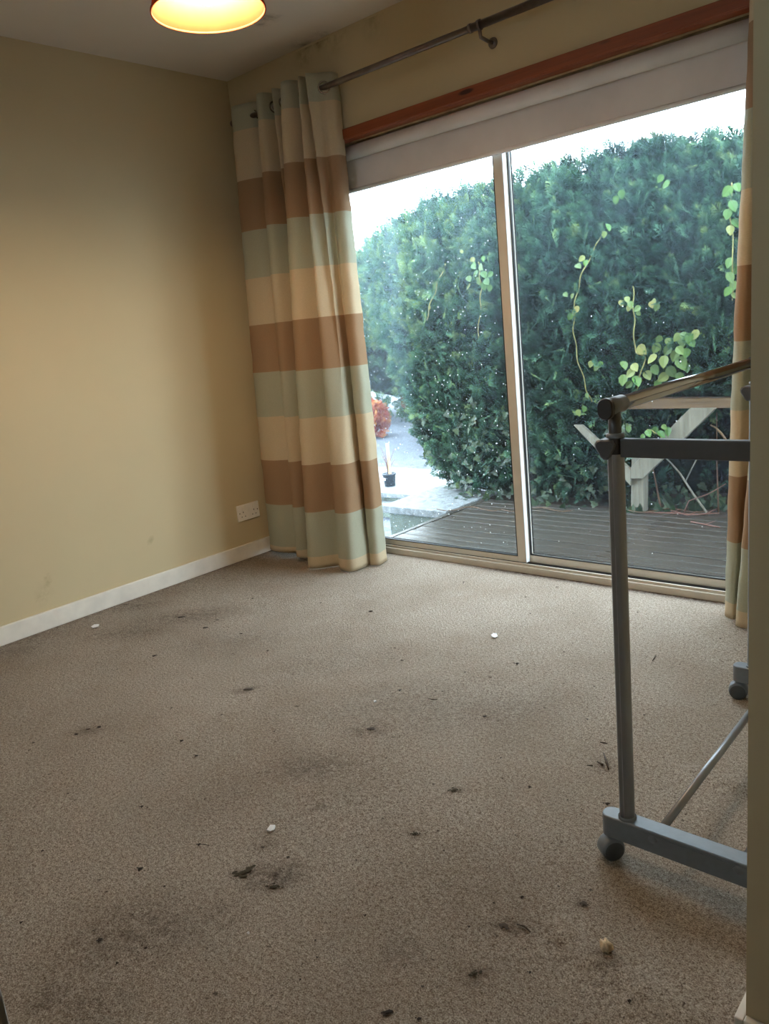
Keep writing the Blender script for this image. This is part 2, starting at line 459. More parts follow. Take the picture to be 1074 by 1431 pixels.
for px, py, r, k, asp in [(205, 1300, .10, .55, 1.6), (290, 1280, .07, .4, 1.3), (120, 1330, .08, .35, 1.5), (68, 1392, .035, .7, 1), (135, 1402, .05, .5, 1.4),
        (440, 1072, .07, .55, 1.8), (445, 1128, .025, .6, 1), (385, 1225, .05, .9, 1.4), (344, 1219, .02, 1.0, 1.6), (370, 1180, .03, .7, 1),
        (262, 862, .10, .6, 2.2), (180, 848, .08, .6, 2), (175, 884, .10, .5, 2.2), (345, 964, .025, .8, 2), (520, 1020, .05, .6, 1.8), (560, 985, .16, .35, 1.8),
        (690, 990, .12, .35, 1.8), (600, 1000, .16, .3, 2), (635, 1105, .02, .8, 1), (580, 1166, .02, .7, 1), (665, 1362, .025, .8, 1), (565, 1330, .04, .5, 1.4),
        (705, 1295, .022, .8, 2), (735, 1300, .022, .6, 2), (815, 1264, .02, .7, 1), (845, 1070, .03, .6, 1), (120, 1022, .025, .6, 2.4), (20, 910, .08, .5, 1.5),
        (480, 1130, .2, .22, 1.5), (650, 1240, .25, .2, 1.5), (300, 1130, .2, .18, 1.5), (330, 895, .12, .3, 2.2), (470, 925, .14, .25, 2), (850, 1345, .025, .6, 1), (1020, 1260, .05, .3, 1)]:
    c = onz(px, py); dx = X-c[0]; dy = Y-c[1]
    # long axis roughly across the view
    u = (dx*0.74+dy*0.67)/asp; v = -dx*0.67+dy*0.74
    st = np.maximum(st, k*np.exp(-(u*u+v*v)/(r*r)))
st = np.maximum(st, 0.65*np.exp(-np.maximum(X, 0)/0.10))          # dirt along the left skirting
st = np.maximum(st, 0.35*np.exp(-np.maximum(X, 0)/0.35))
ru = np.maximum(0.95*np.exp(-((Y-0.078)/0.024)**2), 0)              # frayed rusty edge at the door track
ru = ru*np.clip((X-1.0)/0.5, 0.15, 1)
fattr(me, 'stain', st); fattr(me, 'rust', ru)
tag(link('floor', me, 'carpet', None, True), 'worn beige carpet with dirt flecks and stains', kind='structure')

# ceiling
me, X, Y = grid_mesh('ceiling', np.arange(-0.1, 4.5, 0.025), np.arange(-3.5, 0.05, 0.025), lambda X, Y: np.c_[X, Y, X*0+H])
st = np.zeros(len(X))
for px, py, r, k in [(372, 26, .035, 1.0), (367, 34, .02, .9), (384, 24, .02, .7), (425, 62, .05, .6), (455, 48, .06, .5)]:
    c = onz(px, py, H); st = np.maximum(st, k*np.exp(-((X-c[0])**2+(Y-c[1])**2)/r**2))
fattr(me, 'stain', st)
tag(link('ceiling', me, 'ceiling_paint'), 'off-white ceiling with a mould stain near the lamp', kind='structure')
slab = box('roof_slab', 'house_render', -0.3, 4.6, -3.6, 0.35, H+0.002, H+0.25); tag(slab, kind='structure')

# left wall (gridded so that scuffs keep their own shape)
me, Yv, Zv = grid_mesh('wall_left', np.arange(-3.5, 0.03, 0.025), np.arange(-0.05, H+0.03, 0.025), lambda Y, Z: np.c_[Y*0, Y, Z])
st = np.zeros(len(Yv))
for px, py, r, k in [(54, 806, .012, .9), (64, 812, .014, .8), (67, 805, .01, .8), (60, 832, .03, .35), (212, 756, .008, .8), (355, 380, .03, .2)]:
    c = onx(px, py); st = np.maximum(st, k*np.exp(-((Yv-c[1])**2+(Zv-c[2])**2)/r**2))
fattr(me, 'stain', st)
wl = tag(link('wall_left', me, 'wall_paint'), 'cream painted left wall with small scuffs', kind='structure')
box('wall_core', 'house_render', -0.25, -0.001, -3.6, 0.22, -0.8, H+0.02, wl)

# window wall with the opening for the sliding door
OX0, OX1, OZ = 0.50, 2.60, 1.95
boxes_w = [(0, OX0, 0.0, 0.22, 0, H), (OX1, 4.45, 0.0, 0.22, 0, H), (OX0, OX1, 0.0, 0.22, 1.985, H)]
ww = boxes('wall_window', 'wall_paint', boxes_w); tag(ww, 'cream wall around the sliding glass door', kind='structure')
boxes('wall_base', 'house_render', [(-0.25, 4.45, 0.118, 0.22, -0.8, -0.002)], ww)
me, X, Z = grid_mesh('mould_patch', np.arange(0.02, 1.6, 0.02), np.arange(2.27, H, 0.01), lambda X, Z: np.c_[X, X*0-0.0015, Z])
st = np.zeros(len(X))
for px, py, r, k in [(428, 62, .03, .9), (445, 56, .035, 1.0), (455, 52, .03, .9), (425, 76, .05, .5), (470, 50, .06, .4), (520, 28, .06, .35)]:
    c = ony(px, py); st = np.maximum(st, k*np.exp(-((X-c[0])**2+(Z-c[2])**2)/r**2))
fattr(me, 'stain', st)
link('lining_paper', me, 'wall_paint', ww)

# right wall, the opening the photograph is taken through, and the hall behind
wr = boxes('wall_right', 'wall_paint', [(RX, RX+0.11, -1.79, 0.0, 0, H), (RX, RX+0.11, -3.5, -2.76, 0, H), (RX, RX+0.11, -2.76, -1.79, 2.08, H)])
tag(wr, 'cream right wall ending at a doorway', kind='structure')
BW = (1.62, 2.27, 1.3, 2.0)      # unseen window opening added behind the camera to light the near room
tag(boxes('wall_back', 'wall_paint', [(-0.1, BW[0], -3.6, -3.4, -0.05, H), (BW[1], 4.5, -3.6, -3.4, -0.05, H), (BW[0], BW[1], -3.6, -3.4, -0.05, BW[2]), (BW[0], BW[1], -3.6, -3.4, BW[3], H)]), 'cream back wall with an added opening for fill light', kind='structure')
w2 = boxes('fill_window', 'frame_white', [(BW[0], BW[0]+0.05, -3.56, -3.5, BW[2], BW[3]), (BW[1]-0.05, BW[1], -3.56, -3.5, BW[2], BW[3]), (BW[0]+0.05, BW[1]-0.05, -3.56, -3.5, BW[2], BW[2]+0.05), (BW[0]+0.05, BW[1]-0.05, -3.56, -3.5, BW[3]-0.05, BW[3]),
      ((BW[0]+BW[1])/2-0.03, (BW[0]+BW[1])/2+0.03, -3.56, -3.5, BW[2]+0.05, BW[3]-0.05)]); tag(w2, 'white framed window added in the back wall for fill light', kind='structure')
for a, b in ((BW[0]+0.045, (BW[0]+BW[1])/2-0.025), ((BW[0]+BW[1])/2+0.025, BW[1]-0.045)): box('glass_pane', 'glass_dusty', a, b, -3.532, -3.528, BW[2]+0.045, BW[3]-0.045, w2)
tag(box('wall_hall', 'wall_paint', 4.4, 4.5, -3.5, 0.0, -0.05, H), 'cream wall of the hall', kind='structure')
tag(box('trim_2', 'jamb_paint', RX-0.01, RX+0.115, -2.775, -2.738, 0, 2.08, None, 0.002), 'white door jamb', kind='structure')

# skirting boards
def skirting(name, x0, x1, y0, y1, h=0.08):
    o = box(name, 'skirting_paint', x0, x1, y0, y1, 0, h, None, 0.003)
    return tag(o, kind='structure')
skirting('baseboard_left', 0, 0.015, -3.4, 0.0)['label'] = 'white painted skirting along the left wall'
skirting('baseboard_window', 0.016, 0.48, -0.015, 0.0)['label'] = 'white skirting under the curtain'
o = boxes('baseboard_right', 'skirting_paint', [(RX-0.013, RX, -1.803, -0.3, 0, 0.1), (RX, RX+0.12, -1.803, -1.79, 0, 0.1)], None, 0.002)
tag(o, 'white skirting at the foot of the right wall', kind='structure')

# timber lintel board over the sliding door
bm = bmesh.new()
bbox(bm, 0.42, 2.7, -0.022, -0.0005, 1.962, 2.004, 0.003)
lin_b = link('trim_1', bm_mesh('trim_1', bm), 'lintel_timber'); tag(lin_b, 'red-brown pine lintel board with dark knots', kind='structure')
box('lintel_soffit', 'lintel_timber', OX0, OX1, -0.018, 0.030, 1.958, 1.984, lin_b, 0.002)
box('plaster_edge', 'plaster_edge', OX0, OX1, 0.031, 0.088, 1.952, 1.984, lin_b)

# ------------------------------------------------------------------ sliding door
win = empty('window_1', (1.55, 0.13, 0)); tag(win, 'two-leaf sliding glass door onto the deck', kind='structure')
box('door_sill', 'frame_cream', OX0, OX1, 0.085, 0.205, -0.02, 0.030, win, 0.004)
box('track_step', 'frame_cream', OX0, OX1, 0.093, 0.099, 0.030, 0.042, win, 0.001)
box('track_channel', 'black_rubber', OX0+0.03, OX1-0.03, 0.1295, 0.1415, 0.030, 0.036, win)
box('track_channel', 'black_rubber', OX0+0.03, OX1-0.03, 0.0995, 0.1020, 0.0302, 0.0345, win)
box('head_rail', 'frame_white', OX0, OX1, 0.09, 0.20, 1.90, 1.951, win, 0.003)
box('side_jamb', 'frame_white', OX0, OX0+0.05, 0.09, 0.20, 0.03, 1.90, win, 0.003)
box('side_jamb', 'frame_white', OX1-0.05, OX1, 0.09, 0.20, 0.03, 1.90, win, 0.003)
def sash(x0, x1, y0, y1, zb, zt, st, gmat, rail):
    b = [(x0, x0+st, y0, y1, zb, zt), (x1-st, x1, y0, y1, zb, zt), (x0+st, x1-st, y0, y1, zb, zb+rail), (x0+st, x1-st, y0, y1, zt-0.05, zt)]
    s = boxes('sash', 'frame_cream', b, win, 0.0025)
    yg = (y0+y1)/2
    g = box('glass_pane', gmat, x0+st-0.006, x1-st+0.006, yg-0.003, yg+0.003, zb+rail-0.006, zt-0.044, s)
    gk = 0.004
    for yy in (y0+0.001, y1-0.005):
        boxes('gasket', 'black_rubber', [(x0+st, x0+st+gk, yy, yy+0.012 if yy < yg else yy+0.004, zb+rail, zt-0.05), (x1-st-gk, x1-st, yy, yy+0.012 if yy < yg else yy+0.004, zb+rail, zt-0.05),
              (x0+st, x1-st, yy, yy+0.012 if yy < yg else yy+0.004, zb+rail, zb+rail+gk)], s)
    return s, yg
s1, yg1 = sash(0.552, 1.497, 0.104, 0.130, 0.042, 1.898, 0.042, 'glass_misted', 0.026)
s2, yg2 = sash(1.458, 2.548, 0.143, 0.175, 0.036, 1.898, 0.038, 'glass_dusty', 0.032)
box('lit_stile_edge', 'frame_white', 1.4972, 1.5000, 0.104, 0.130, 0.043, 1.897, s1, 0.001)  # window light on the stile's side, painted in as a whiter strip

# raindrops on the outside of the misted pane
def drops(parent, y, n, x0, x1, z0, z1, bias):
    V = []; F = []
    base = [(0, 1.0, 0), ] + [(math.cos(a), 0.0, math.sin(a)) for a in np.linspace(0, 2*math.pi, 6, endpoint=False)]
    for i in range(n):
        x = x0+(x1-x0)*rng.random()**bias; z = rng.uniform(z0, z1); r = rng.uniform(0.0009, 0.0027)
        k = len(V)
        for b in base: V.append((x+b[0]*r, y+b[1]*r*0.7, z+b[2]*r*rng.uniform(1, 1.4)))
        for j in range(6): F.append((k, k+1+j, k+1+(j+1) % 6))
    o = link('raindrops', np_mesh('raindrops', V, F, 3), 'raindrop', parent); tag(o, 'white raindrops on the glass', kind='stuff')
drops(s1, yg1+0.0035, 620, 0.6, 1.45, 0.1, 1.72, 1.7)
drops(s2, yg2+0.0035, 45, 1.5, 2.5, 0.1, 1.2, 1.0)

# ------------------------------------------------------------------ roller blind
rb = empty('roller_blind', (1.55, 0.05, 1.90)); tag(rb, 'white roller blind rolled up under the timber lintel', 'blind')
lathe('fabric_roll', 'blind_fabric', [(0.0005, 0), (0.030, 0), (0.030, 2.03), (0.0005, 2.03)], (0.53, 0.050, 1.918), rb, 28, 'x')
for p in rb.children[0].data.polygons: p.use_smooth = len(p.vertices) == 4 and abs(p.normal.x) < 0.5
box('fabric', 'blind_fabric', 0.535, 2.555, 0.0770, 0.0790, 1.772, 1.915, rb)
lathe('bottom_bar', 'blind_bar', [(0.0005, 0), (0.009, 0), (0.009, 2.03), (0.0005, 2.03)], (0.53, 0.078, 1.764), rb, 14, 'x')
for x in (0.522, 2.564): box('bracket', 'blind_bar', x, x+0.006, 0.03, 0.085, 1.875, 1.952, rb)

# ------------------------------------------------------------------ curtain pole
PY, PZ = -0.085, 2.172
cp = empty('curtain_pole', (1.5, PY, PZ)); tag(cp, 'long brown-grey metal curtain pole above the sliding door', 'curtain pole')
lathe('pole_tube', 'pole_metal', [(0.0005, 0), (0.0125, 0), (0.0125, 1.40), (0.0005, 1.40)], (0.135, PY, PZ), cp, 20, 'x')
lathe('pole_tube', 'pole_metal', [(0.0005, 0), (0.0145, 0), (0.0145, 1.43), (0.0005, 1.43)], (1.52, PY, PZ), cp, 20, 'x')
lathe('joint_ring', 'pole_metal', [(0.013, 0), (0.0165, 0.002), (0.0165, 0.012), (0.013, 0.014)], (1.508, PY, PZ), cp, 20, 'x')
for p0, sg in ((0.135, -1), (2.95, 1)):
    lathe('finial', 'pole_metal', [(0.0005, sg*0.042), (0.013, sg*0.04), (0.017, sg*0.03), (0.017, sg*0.008), (0.0135, 0)], (p0, PY, PZ), cp, 18, 'x')
for x in (0.20, 1.555, 2.88):
    b = tube('bracket', 'pole_metal', [(x, 0.0, PZ-0.045), (x, -0.03, PZ-0.045), (x, PY+0.004, PZ-0.04), (x, PY, PZ-0.016)], [0.007, 0.007, 0.007, 0.007], cp, 10)
    lathe('wall_plate', 'pole_metal', [(0.0005, -0.006), (0.018, -0.006), (0.02, 0.0)], (x, 0, PZ-0.045), b, 16, 'y')
    lathe('bracket_ring', 'pole_metal', [(0.0145, -0.006), (0.0185, -0.006), (0.0185, 0.006), (0.0145, 0.006)], (x, PY, PZ), b, 18, 'x', True)

# ------------------------------------------------------------------ curtains
def curtain(name, label, top, bot, ztop, zbot_fn, power=0.85):
    root = empty(name, (float(np.mean([p[0] for p in bot])), -0.1, 0.0)); tag(root, label, 'curtain', 'striped eyelet curtains')
    T = catmull(top, 10); B = catmull(bot, 10); nu = len(T); nz = 110
    zs = np.linspace(0, 1, nz)
    V = np.zeros((nu, nz, 3))
    for j, v in enumerate(zs):
        w = v**power
        P = T*(1-w)+B*w
        # gathered fabric: folds shift a little on the way down
        V[:, j, 0] = P[:, 0]+0.004*np.sin(7*v+np.linspace(0, 9, nu))*v*(1-0.3*v)
        V[:, j, 1] = P[:, 1]+0.006*np.sin(5*v+np.linspace(0, 17, nu))*v*(1-v)*2
        V[:, j, 2] = ztop*(1-v)+zbot_fn(B)*v
    V += (0.0016*wob(V.reshape(-1, 3)*3.0, 5)).reshape(nu, nz, 1)*np.array([1, 1, 0.3])
    I = np.arange(nu*nz).reshape(nu, nz)
    F = np.stack([I[:-1, :-1].ravel(), I[1:, :-1].ravel(), I[1:, 1:].ravel(), I[:-1, 1:].ravel()], 1)
    me = np_mesh(name+'_cloth', V.reshape(-1, 3), F)
    o = link('cloth', me, 'curtain_fabric', root, True)
    m = o.modifiers.new('solid', 'SOLIDIFY'); m.thickness = 0.0016; m.offset = 0
    # eyelets where the cloth crosses the pole
    for i in range(nu-1):
        a, b = T[i, 1]-PY, T[i+1, 1]-PY
        if a*b < 0:
            t = a/(a-b); p = T[i]*(1-t)+T[i+1]*t
            d = Vector((T[i+1, 0]-T[i, 0], T[i+1, 1]-T[i, 1], 0)).normalized(); nrm = Vector((-d.y, d.x, 0))
            bm = bmesh.new(); rings = []
            for k in range(24):
                an = 2*math.pi*k/24; c = d*math.cos(an)+Vector((0, 0, math.sin(an)))
                ring = []
                for q in range(6):
                    aq = 2*math.pi*q/6
                    ring.append(bm.verts.new(Vector((p[0], p[1], PZ))+c*(0.0235+0.004*math.cos(aq))+nrm*0.003*math.sin(aq)))
                rings.append(ring)
            for k in range(24):
                r0, r1 = rings[k], rings[(k+1) % 24]
                for q in range(6): bm.faces.new((r0[q], r0[(q+1) % 6], r1[(q+1) % 6], r1[q]))
            link('eyelet', bm_mesh('eyelet', bm), 'eyelet_metal', root, True)
    return root
topL = [(.14, -.06), (.15, -.12), (.25, -.09), (.325, -.03), (.345, -.125), (.395, -.135), (.43, -.03), (.462, -.135), (.50, -.03), (.535, -.145), (.59, -.14),
        (.63, -.03), (.648, -.145), (.672, -.035), (.688, -.14), (.715, -.105), (.745, -.08), (.765, -.05), (.762, -.012)]
botL = [(.055, -.08), (.085, -.20), (.20, -.225), (.30, -.19), (.335, -.235), (.375, -.21), (.40, -.12), (.435, -.12), (.455, -.225), (.483, -.292), (.54, -.28),
        (.605, -.205), (.665, -.25), (.738, -.240), (.740, -.14), (.705, -.045), (.742, -.122), (.792, -.112), (.775, -.03)]
curtain('curtain', 'striped cream, brown and sage eyelet curtain bunched beside the left wall', topL, botL, 2.232, lambda B: 0.006+0.03*np.clip((0.42-B[:, 0])/0.1, 0, 1))
topR = [(2.50, -.03), (2.515, -.10), (2.55, -.12), (2.60, -.05), (2.64, -.12), (2.68, -.12), (2.72, -.05), (2.76, -.12), (2.80, -.05), (2.85, -.12), (2.91, -.06)]
botR = [(2.418, -.02), (2.408, -.05), (2.445, -.08), (2.465, -.05), (2.475, -.125), (2.52, -.14), (2.535, -.09), (2.55, -.24), (2.62, -.25), (2.68, -.14), (2.85, -.2)]
curtain('curtain', 'striped cream, brown and sage eyelet curtain hanging behind the clothes rail', topR, botR, 2.232, lambda B: 0.006)

# ------------------------------------------------------------------ pendant lamp
LC = (1.478, -1.273, 2.0)
pl = empty('pendant_lamp', (LC[0], LC[1], H)); tag(pl, 'lit ceiling pendant lamp with a peach drum-cone shade', 'lamp')
sh = lathe('lamp_shade', 'lampshade_paper', [(0.152, 0), (0.098, 0.19), (0.0965, 0.19), (0.1505, 0)], LC, pl, 64, 'z', True)
lathe('rim_wire', 'lampshade_paper', [(0.1495, 0.0), (0.1535, 0.0), (0.1535, 0.005), (0.1495, 0.005)], (LC[0], LC[1], LC[2]-0.002), sh, 64, 'z', True)
bul = lathe('bulb', 'bulb_lit', [(0.0005, -0.03), (0.012, -0.0275), (0.022, -0.02), (0.0285, -0.008), (0.030, 0.004), (0.027, 0.02), (0.020, 0.036), (0.0135, 0.05), (0.013, 0.06)], (LC[0], LC[1], LC[2]+0.045), pl, 24)
lathe('lamp_holder', 'lamp_plastic', [(0.0005, 0.105), (0.016, 0.105), (0.02, 0.12), (0.02, 0.16), (0.008, 0.19), (0.0005, 0.19)], LC, pl, 20)
for k in range(3):
    a = 2*math.pi*k/3; c, s = math.cos(a), math.sin(a)
    tube('spoke', 'lamp_plastic', [(LC[0]+0.018*c, LC[1]+0.018*s, LC[2]+0.125), (LC[0]+0.10*c, LC[1]+0.10*s, LC[2]+0.18)], 0.0015, pl, 6)
tube('flex', 'lamp_plastic', [(LC[0], LC[1], LC[2]+0.185), (LC[0], LC[1], H-0.02)], 0.003, pl, 8)
lathe('ceiling_rose', 'lamp_plastic', [(0.0005, -0.03), (0.012, -0.03), (0.045, -0.012), (0.05, 0)], (LC[0], LC[1], H), pl, 28)

# ------------------------------------------------------------------ double socket
sk = empty('wall_socket', (0.0, -0.25, 0.25)); tag(sk, 'white double wall socket on the cream wall above the skirting', 'socket')
box('face_plate', 'socket_plastic', 0.0, 0.009, -0.324, -0.178, 0.207, 0.293, sk, 0.002)
for y in (-0.287, -0.215):
    box('rocker_switch', 'socket_plastic', 0.009, 0.012, y-0.006, y+0.006, 0.262, 0.282, sk, 0.001)
    boxes('pin_holes', 'socket_hole', [(0.0088, 0.0094, y-0.002, y+0.002, 0.249, 0.257), (0.0088, 0.0094, y-0.0145, y-0.0085, 0.2275, 0.2315), (0.0088, 0.0094, y+0.0085, y+0.0145, 0.2275, 0.2315)], sk)
for y in (-0.311, -0.191):
    lathe('screw', 'eyelet_metal', [(0.0005, 0.0012), (0.003, 0.001), (0.0032, 0)], (0.009, y, 0.25), sk, 10, 'x')

# ------------------------------------------------------------------ clothes rail on castors
RY0, RY1 = -1.452, -0.632
PX0, PX1 = 2.681, 2.944
cr = empty('clothes_rail', (2.81, (RY0+RY1)/2, 0)); tag(cr, 'grey double clothes rail on castors against the right wall', 'clothes rail')
def groove_tube(name, mat, x, y, z0, z1, rx, ry, parent):
    bm = bmesh.new(); n = 28; rings = []
    for z in (z0, z1):
        ring = []
        for k in range(n):
            a = 2*math.pi*k/n; r = 1.0
            # shallow groove down the room-facing and wall-facing sides
            g = min(abs(((a+math.pi/2+0.35+math.pi) % (2*math.pi))-math.pi), abs(((a-math.pi/2+0.35+math.pi) % (2*math.pi))-math.pi))
            if g < 0.3: r = 0.80
            ring.append(bm.verts.new((x+rx*r*math.cos(a), y+ry*r*math.sin(a), z)))
        rings.append(ring)
    for k in range(n): bm.faces.new((rings[0][k], rings[0][(k+1) % n], rings[1][(k+1) % n], rings[1][k]))
    bm.faces.new(rings[0][::-1]); bm.faces.new(rings[1])
    return link(name, bm_mesh(name, bm), mat, parent)
def foot_bar(y):
    bm = bmesh.new()
    n = 8; w = 0.020; x0, x1, z0, z1 = 2.628, 2.998, 0.056, 0.103
    out = []
    for k in range(n+1):
        a = math.pi/2+math.pi*k/n; out.append((x0+w*0.8+w*0.8*math.cos(a), y+w*math.sin(a)))
    for k in range(n+1):
        a = -math.pi/2+math.pi*k/n; out.append((x1-w*0.8+w*0.8*math.cos(a), y+w*math.sin(a)))
    lo = [bm.verts.new((p[0], p[1], z0)) for p in out]; hi = [bm.verts.new((p[0], p[1], z1)) for p in out]
    m = len(out)
    for k in range(m): bm.faces.new((lo[k], lo[(k+1) % m], hi[(k+1) % m], hi[k]))
    bm.faces.new(lo[::-1]); top = bm.faces.new(hi)
    bmesh.ops.bevel(bm, geom=list(top.edges), offset=0.003, segments=2, affect='EDGES', profile=0.5)
    f = link('foot_bar', bm_mesh('foot_bar', bm), 'rack_plastic', cr)
    # moulded lip with two round bosses along the outer face
    bm = bmesh.new()
    s = -1
    bbox(bm, PX0+0.03, PX1+0.0, y+s*(w+0.0015), y+s*(w-0.004), 0.090, 0.096)
    link('moulded_lip', bm_mesh('moulded_lip', bm), 'rack_plastic', f)
    for x in (2.742, 2.905):
        lathe('boss', 'rack_plastic', [(0.0005, -0.003), (0.008, -0.003), (0.0095, 0.0)], (x, y-w, 0.088), f, 16, 'y')
    return f
def castor(x, y, ang):
    c = empty('castor', (x, y, 0)); c.parent = cr; c.matrix_parent_inverse = cr.matrix_basis.inverted()
    tube('stem', 'cap_black', [(x, y, 0.045), (x, y, 0.060)], 0.006, c, 10)
    ca, sa = math.cos(ang), math.sin(ang)
    ox, oy = x-0.010*ca, y-0.010*sa
    # hood over the twin wheel
    bm = bmesh.new(); n = 14
    for s0, s1, r, rm in ((-0.017, 0.017, 0.0255, 0),):
        rows = []
        for s in (s0, s0*0.7, s1*0.7, s1):
            rr = r*(0.86 if abs(s) > 0.015 else 1.0); ring = []
            for k in range(n):
                a = math.pi*(-0.12)+math.pi*1.24*k/(n-1)
                lx, lz = rr*math.cos(a), 0.026+rr*math.sin(a)
                ring.append(bm.verts.new((ox+lx*ca-s*sa, oy+lx*sa+s*ca, lz)))
            rows.append(ring)
        for r0, r1 in zip(rows, rows[1:]):
            for k in range(n-1): bm.faces.new((r0[k], r0[k+1], r1[k+1], r1[k]))
        bm.faces.new(rows[0]); bm.faces.new(rows[-1][::-1])
    link('hood', bm_mesh('hood', bm), 'rack_plastic', c, True)
    for s in (-0.0105, 0.0105):
        bm = bmesh.new(); n = 22; r = 0.0235; rows = []
        for off, rr in ((-0.007, r*0.85), (-0.005, r), (0.005, r), (0.007, r*0.85)):
            rows.append([bm.verts.new((ox+rr*math.cos(2*math.pi*k/n)*ca-(s+off)*sa, oy+rr*math.cos(2*math.pi*k/n)*sa+(s+off)*ca, r+rr*math.sin(2*math.pi*k/n))) for k in range(n)])
        for r0, r1 in zip(rows, rows[1:]):
            for k in range(n): bm.faces.new((r0[k], r0[(k+1) % n], r1[(k+1) % n], r1[k]))
        bm.faces.new(rows[0]); bm.faces.new(rows[-1][::-1])
        link('wheel', bm_mesh('wheel', bm), 'wheel_rubber', c, True)
for y, sg in ((RY0, -1), (RY1, 1)):
    foot_bar(y)
    castor(2.652, y, 0.9 if y == RY0 else 0.2); castor(2.972, y, 0.9)
    for x in (PX0, PX1):
        p = groove_tube('post', 'rack_tube', x, y, 0.10, 0.862, 0.0155, 0.0135, cr)
        lathe('post_collar', 'rack_plastic', [(0.0165, 0), (0.0185, 0.002), (0.0185, 0.008), (0.0165, 0.01)], (x, y, 0.100), p, 20)
        tube('inner_post', 'rack_plastic_dark', [(x, y, 0.862), (x, y, 0.945)], 0.0115, cr, 16)
        lathe('post_ring', 'rack_plastic', [(0.012, 0), (0.0165, 0.001), (0.0165, 0.008), (0.012, 0.009)], (x, y, 0.892), p, 20)
        # shield-shaped clamp knob beside the post
        d = -1 if x == PX0 else 1
        bm = bmesh.new(); out = []
        for a in range(18):
            t = 2*math.pi*a/18
            rr = 0.0165*(1+0.17*math.cos(3*t-math.pi/2))
            out.append((rr*math.cos(t)*1.15, rr*math.sin(t)*1.15))
        for yy, sc in ((-0.012, 0.86), (-0.009, 1.0), (0.009, 1.0), (0.012, 0.86)):
            pass
        rows = [[bm.verts.new((x+d*0.014+px*sc*d, y+yy, 0.874+pz*sc)) for px, pz in out] for yy, sc in ((-0.017, 0.82), (-0.014, 1.0), (0.012, 1.0), (0.015, 0.82))]
        for r0, r1 in zip(rows, rows[1:]):
            for k in range(18): bm.faces.new((r0[k], r0[(k+1) % 18], r1[(k+1) % 18], r1[k]))
        bm.faces.new(rows[0]); bm.faces.new(rows[-1][::-1])
        link('clamp', bm_mesh('clamp', bm), 'rack_plastic_dark', cr)
        # cap and sleeve carrying the hanging rail
        bm = bmesh.new(); n = 24; rows = []
        for yy, sc in ((0.0, 0.9), (0.003, 1.0), (0.012, 1.0), (0.014, 0.95)):
            ring = []
            for k in range(n):
                a = 2*math.pi*k/n; zz = 0.0135*math.sin(a)+(0.006 if math.sin(a) > 0 else -0.006)
                ring.append(bm.verts.new((x+0.0145*math.cos(a)*sc, y+sg*(0.040-yy), 0.949+zz*sc)))
            rows.append(ring)
        for r0, r1 in zip(rows, rows[1:]):
            for k in range(n): bm.faces.new((r0[k], r0[(k+1) % n], r1[(k+1) % n], r1[k]))
        bm.faces.new(rows[0]); bm.faces.new(rows[-1][::-1])
        cap = link('end_cap', bm_mesh('end_cap', bm), 'cap_black', cr)
        tube('rail_sleeve', 'rack_plastic', [(x, y+sg*0.03, 0.951), (x, y-sg*0.030, 0.951)], 0.0160, cr, 20)
    box('cross_bar', 'rack_plastic_dark', PX0+0.012, PX1-0.012, y-0.008, y+0.008, 0.857, 0.891, cr, 0.002)
for x in (PX0, PX1):
    tube('hanging_rail', 'chrome', [(x, RY0-0.02, 0.951), (x, RY1+0.02, 0.951)], 0.0135, cr, 24)
for x in (2.742, 2.905):
    tube('lower_brace', 'rack_tube', [(x, RY0, 0.084), (x, RY1, 0.084)], 0.0085, cr, 16)

# ================================================================== OUTSIDE
DZ = -0.10
gd = empty('deck', (1.9, 0.9, DZ)); tag(gd, 'wet dark timber deck outside the sliding door', kind='structure')
bmesh_cache = {}
y = 0.225; bw = 0.088; gap = 0.007; k = 0
bm = bmesh.new(); bbox(bm, 0.262, 3.7, -bw/2, bw/2, -0.024, 0.0, 0.0015, 1); bme = bm_mesh('board', bm)
while y < 1.60:
    o = link('board', bme, 'deck_board'); o.parent = gd; o.matrix_parent_inverse = gd.matrix_basis.inverted()
    o.location = (random.uniform(-0.004, 0.002), y+bw/2, DZ+random.uniform(-0.002, 0.002)); o.rotation_euler = (random.uniform(-0.01, 0.01), 0, 0)
    y += bw+gap; k += 1
box('edge_board', 'deck_board', 0.222, 0.258, 0.225, 1.62, DZ-0.14, DZ+0.004, gd, 0.002)
boxes('joist', 'soil', [(x, x+0.05, 0.24, 1.6, DZ-0.14, DZ-0.027) for x in np.arange(0.3, 3.6, 0.4)], gd)

tag(box('ground', 'asphalt', -22, 14, -20, 26, -0.95, -0.75), 'grey wet ground of the yard', kind='structure')
tag(box('planting_bed', 'soil', 0.217, 4.2, 1.625, 3.2, -0.74, DZ-0.005), 'dark soil bed under the hedge', kind='structure')

lw = empty('garden_wall', (-0.06, 1.9, -0.75)); tag(lw, 'low mossy concrete wall with pale wet coping beside the deck', 'garden wall')
box('wall_body', 'concrete_wall', -0.325, 0.19, 1.235, 3.0, -0.75, -0.142, lw, 0.004)
for (a, b) in ((1.20, 1.80), (1.806, 2.40), (2.406, 3.02)):
    box('coping_slab', 'concrete_coping', -0.362, 0.215, a, b, -0.14, -0.088, lw, 0.005)
lw2 = empty('garden_wall', (-2.0, 3.4, -0.75)); tag(lw2, 'low stepped concrete ledge carrying the black plant pot', 'garden wall')
box('coping_slab', 'concrete_coping', -3.4, -1.52, 3.03, 4.2, -0.555, -0.505, lw2, 0.004)
box('coping_slab', 'concrete_coping', -3.4, -1.62, 2.93, 3.15, -0.645, -0.60, lw2, 0.004)
box('wall_body', 'concrete_wall', -3.35, -1.57, 3.08, 4.15, -0.75, -0.557, lw2)
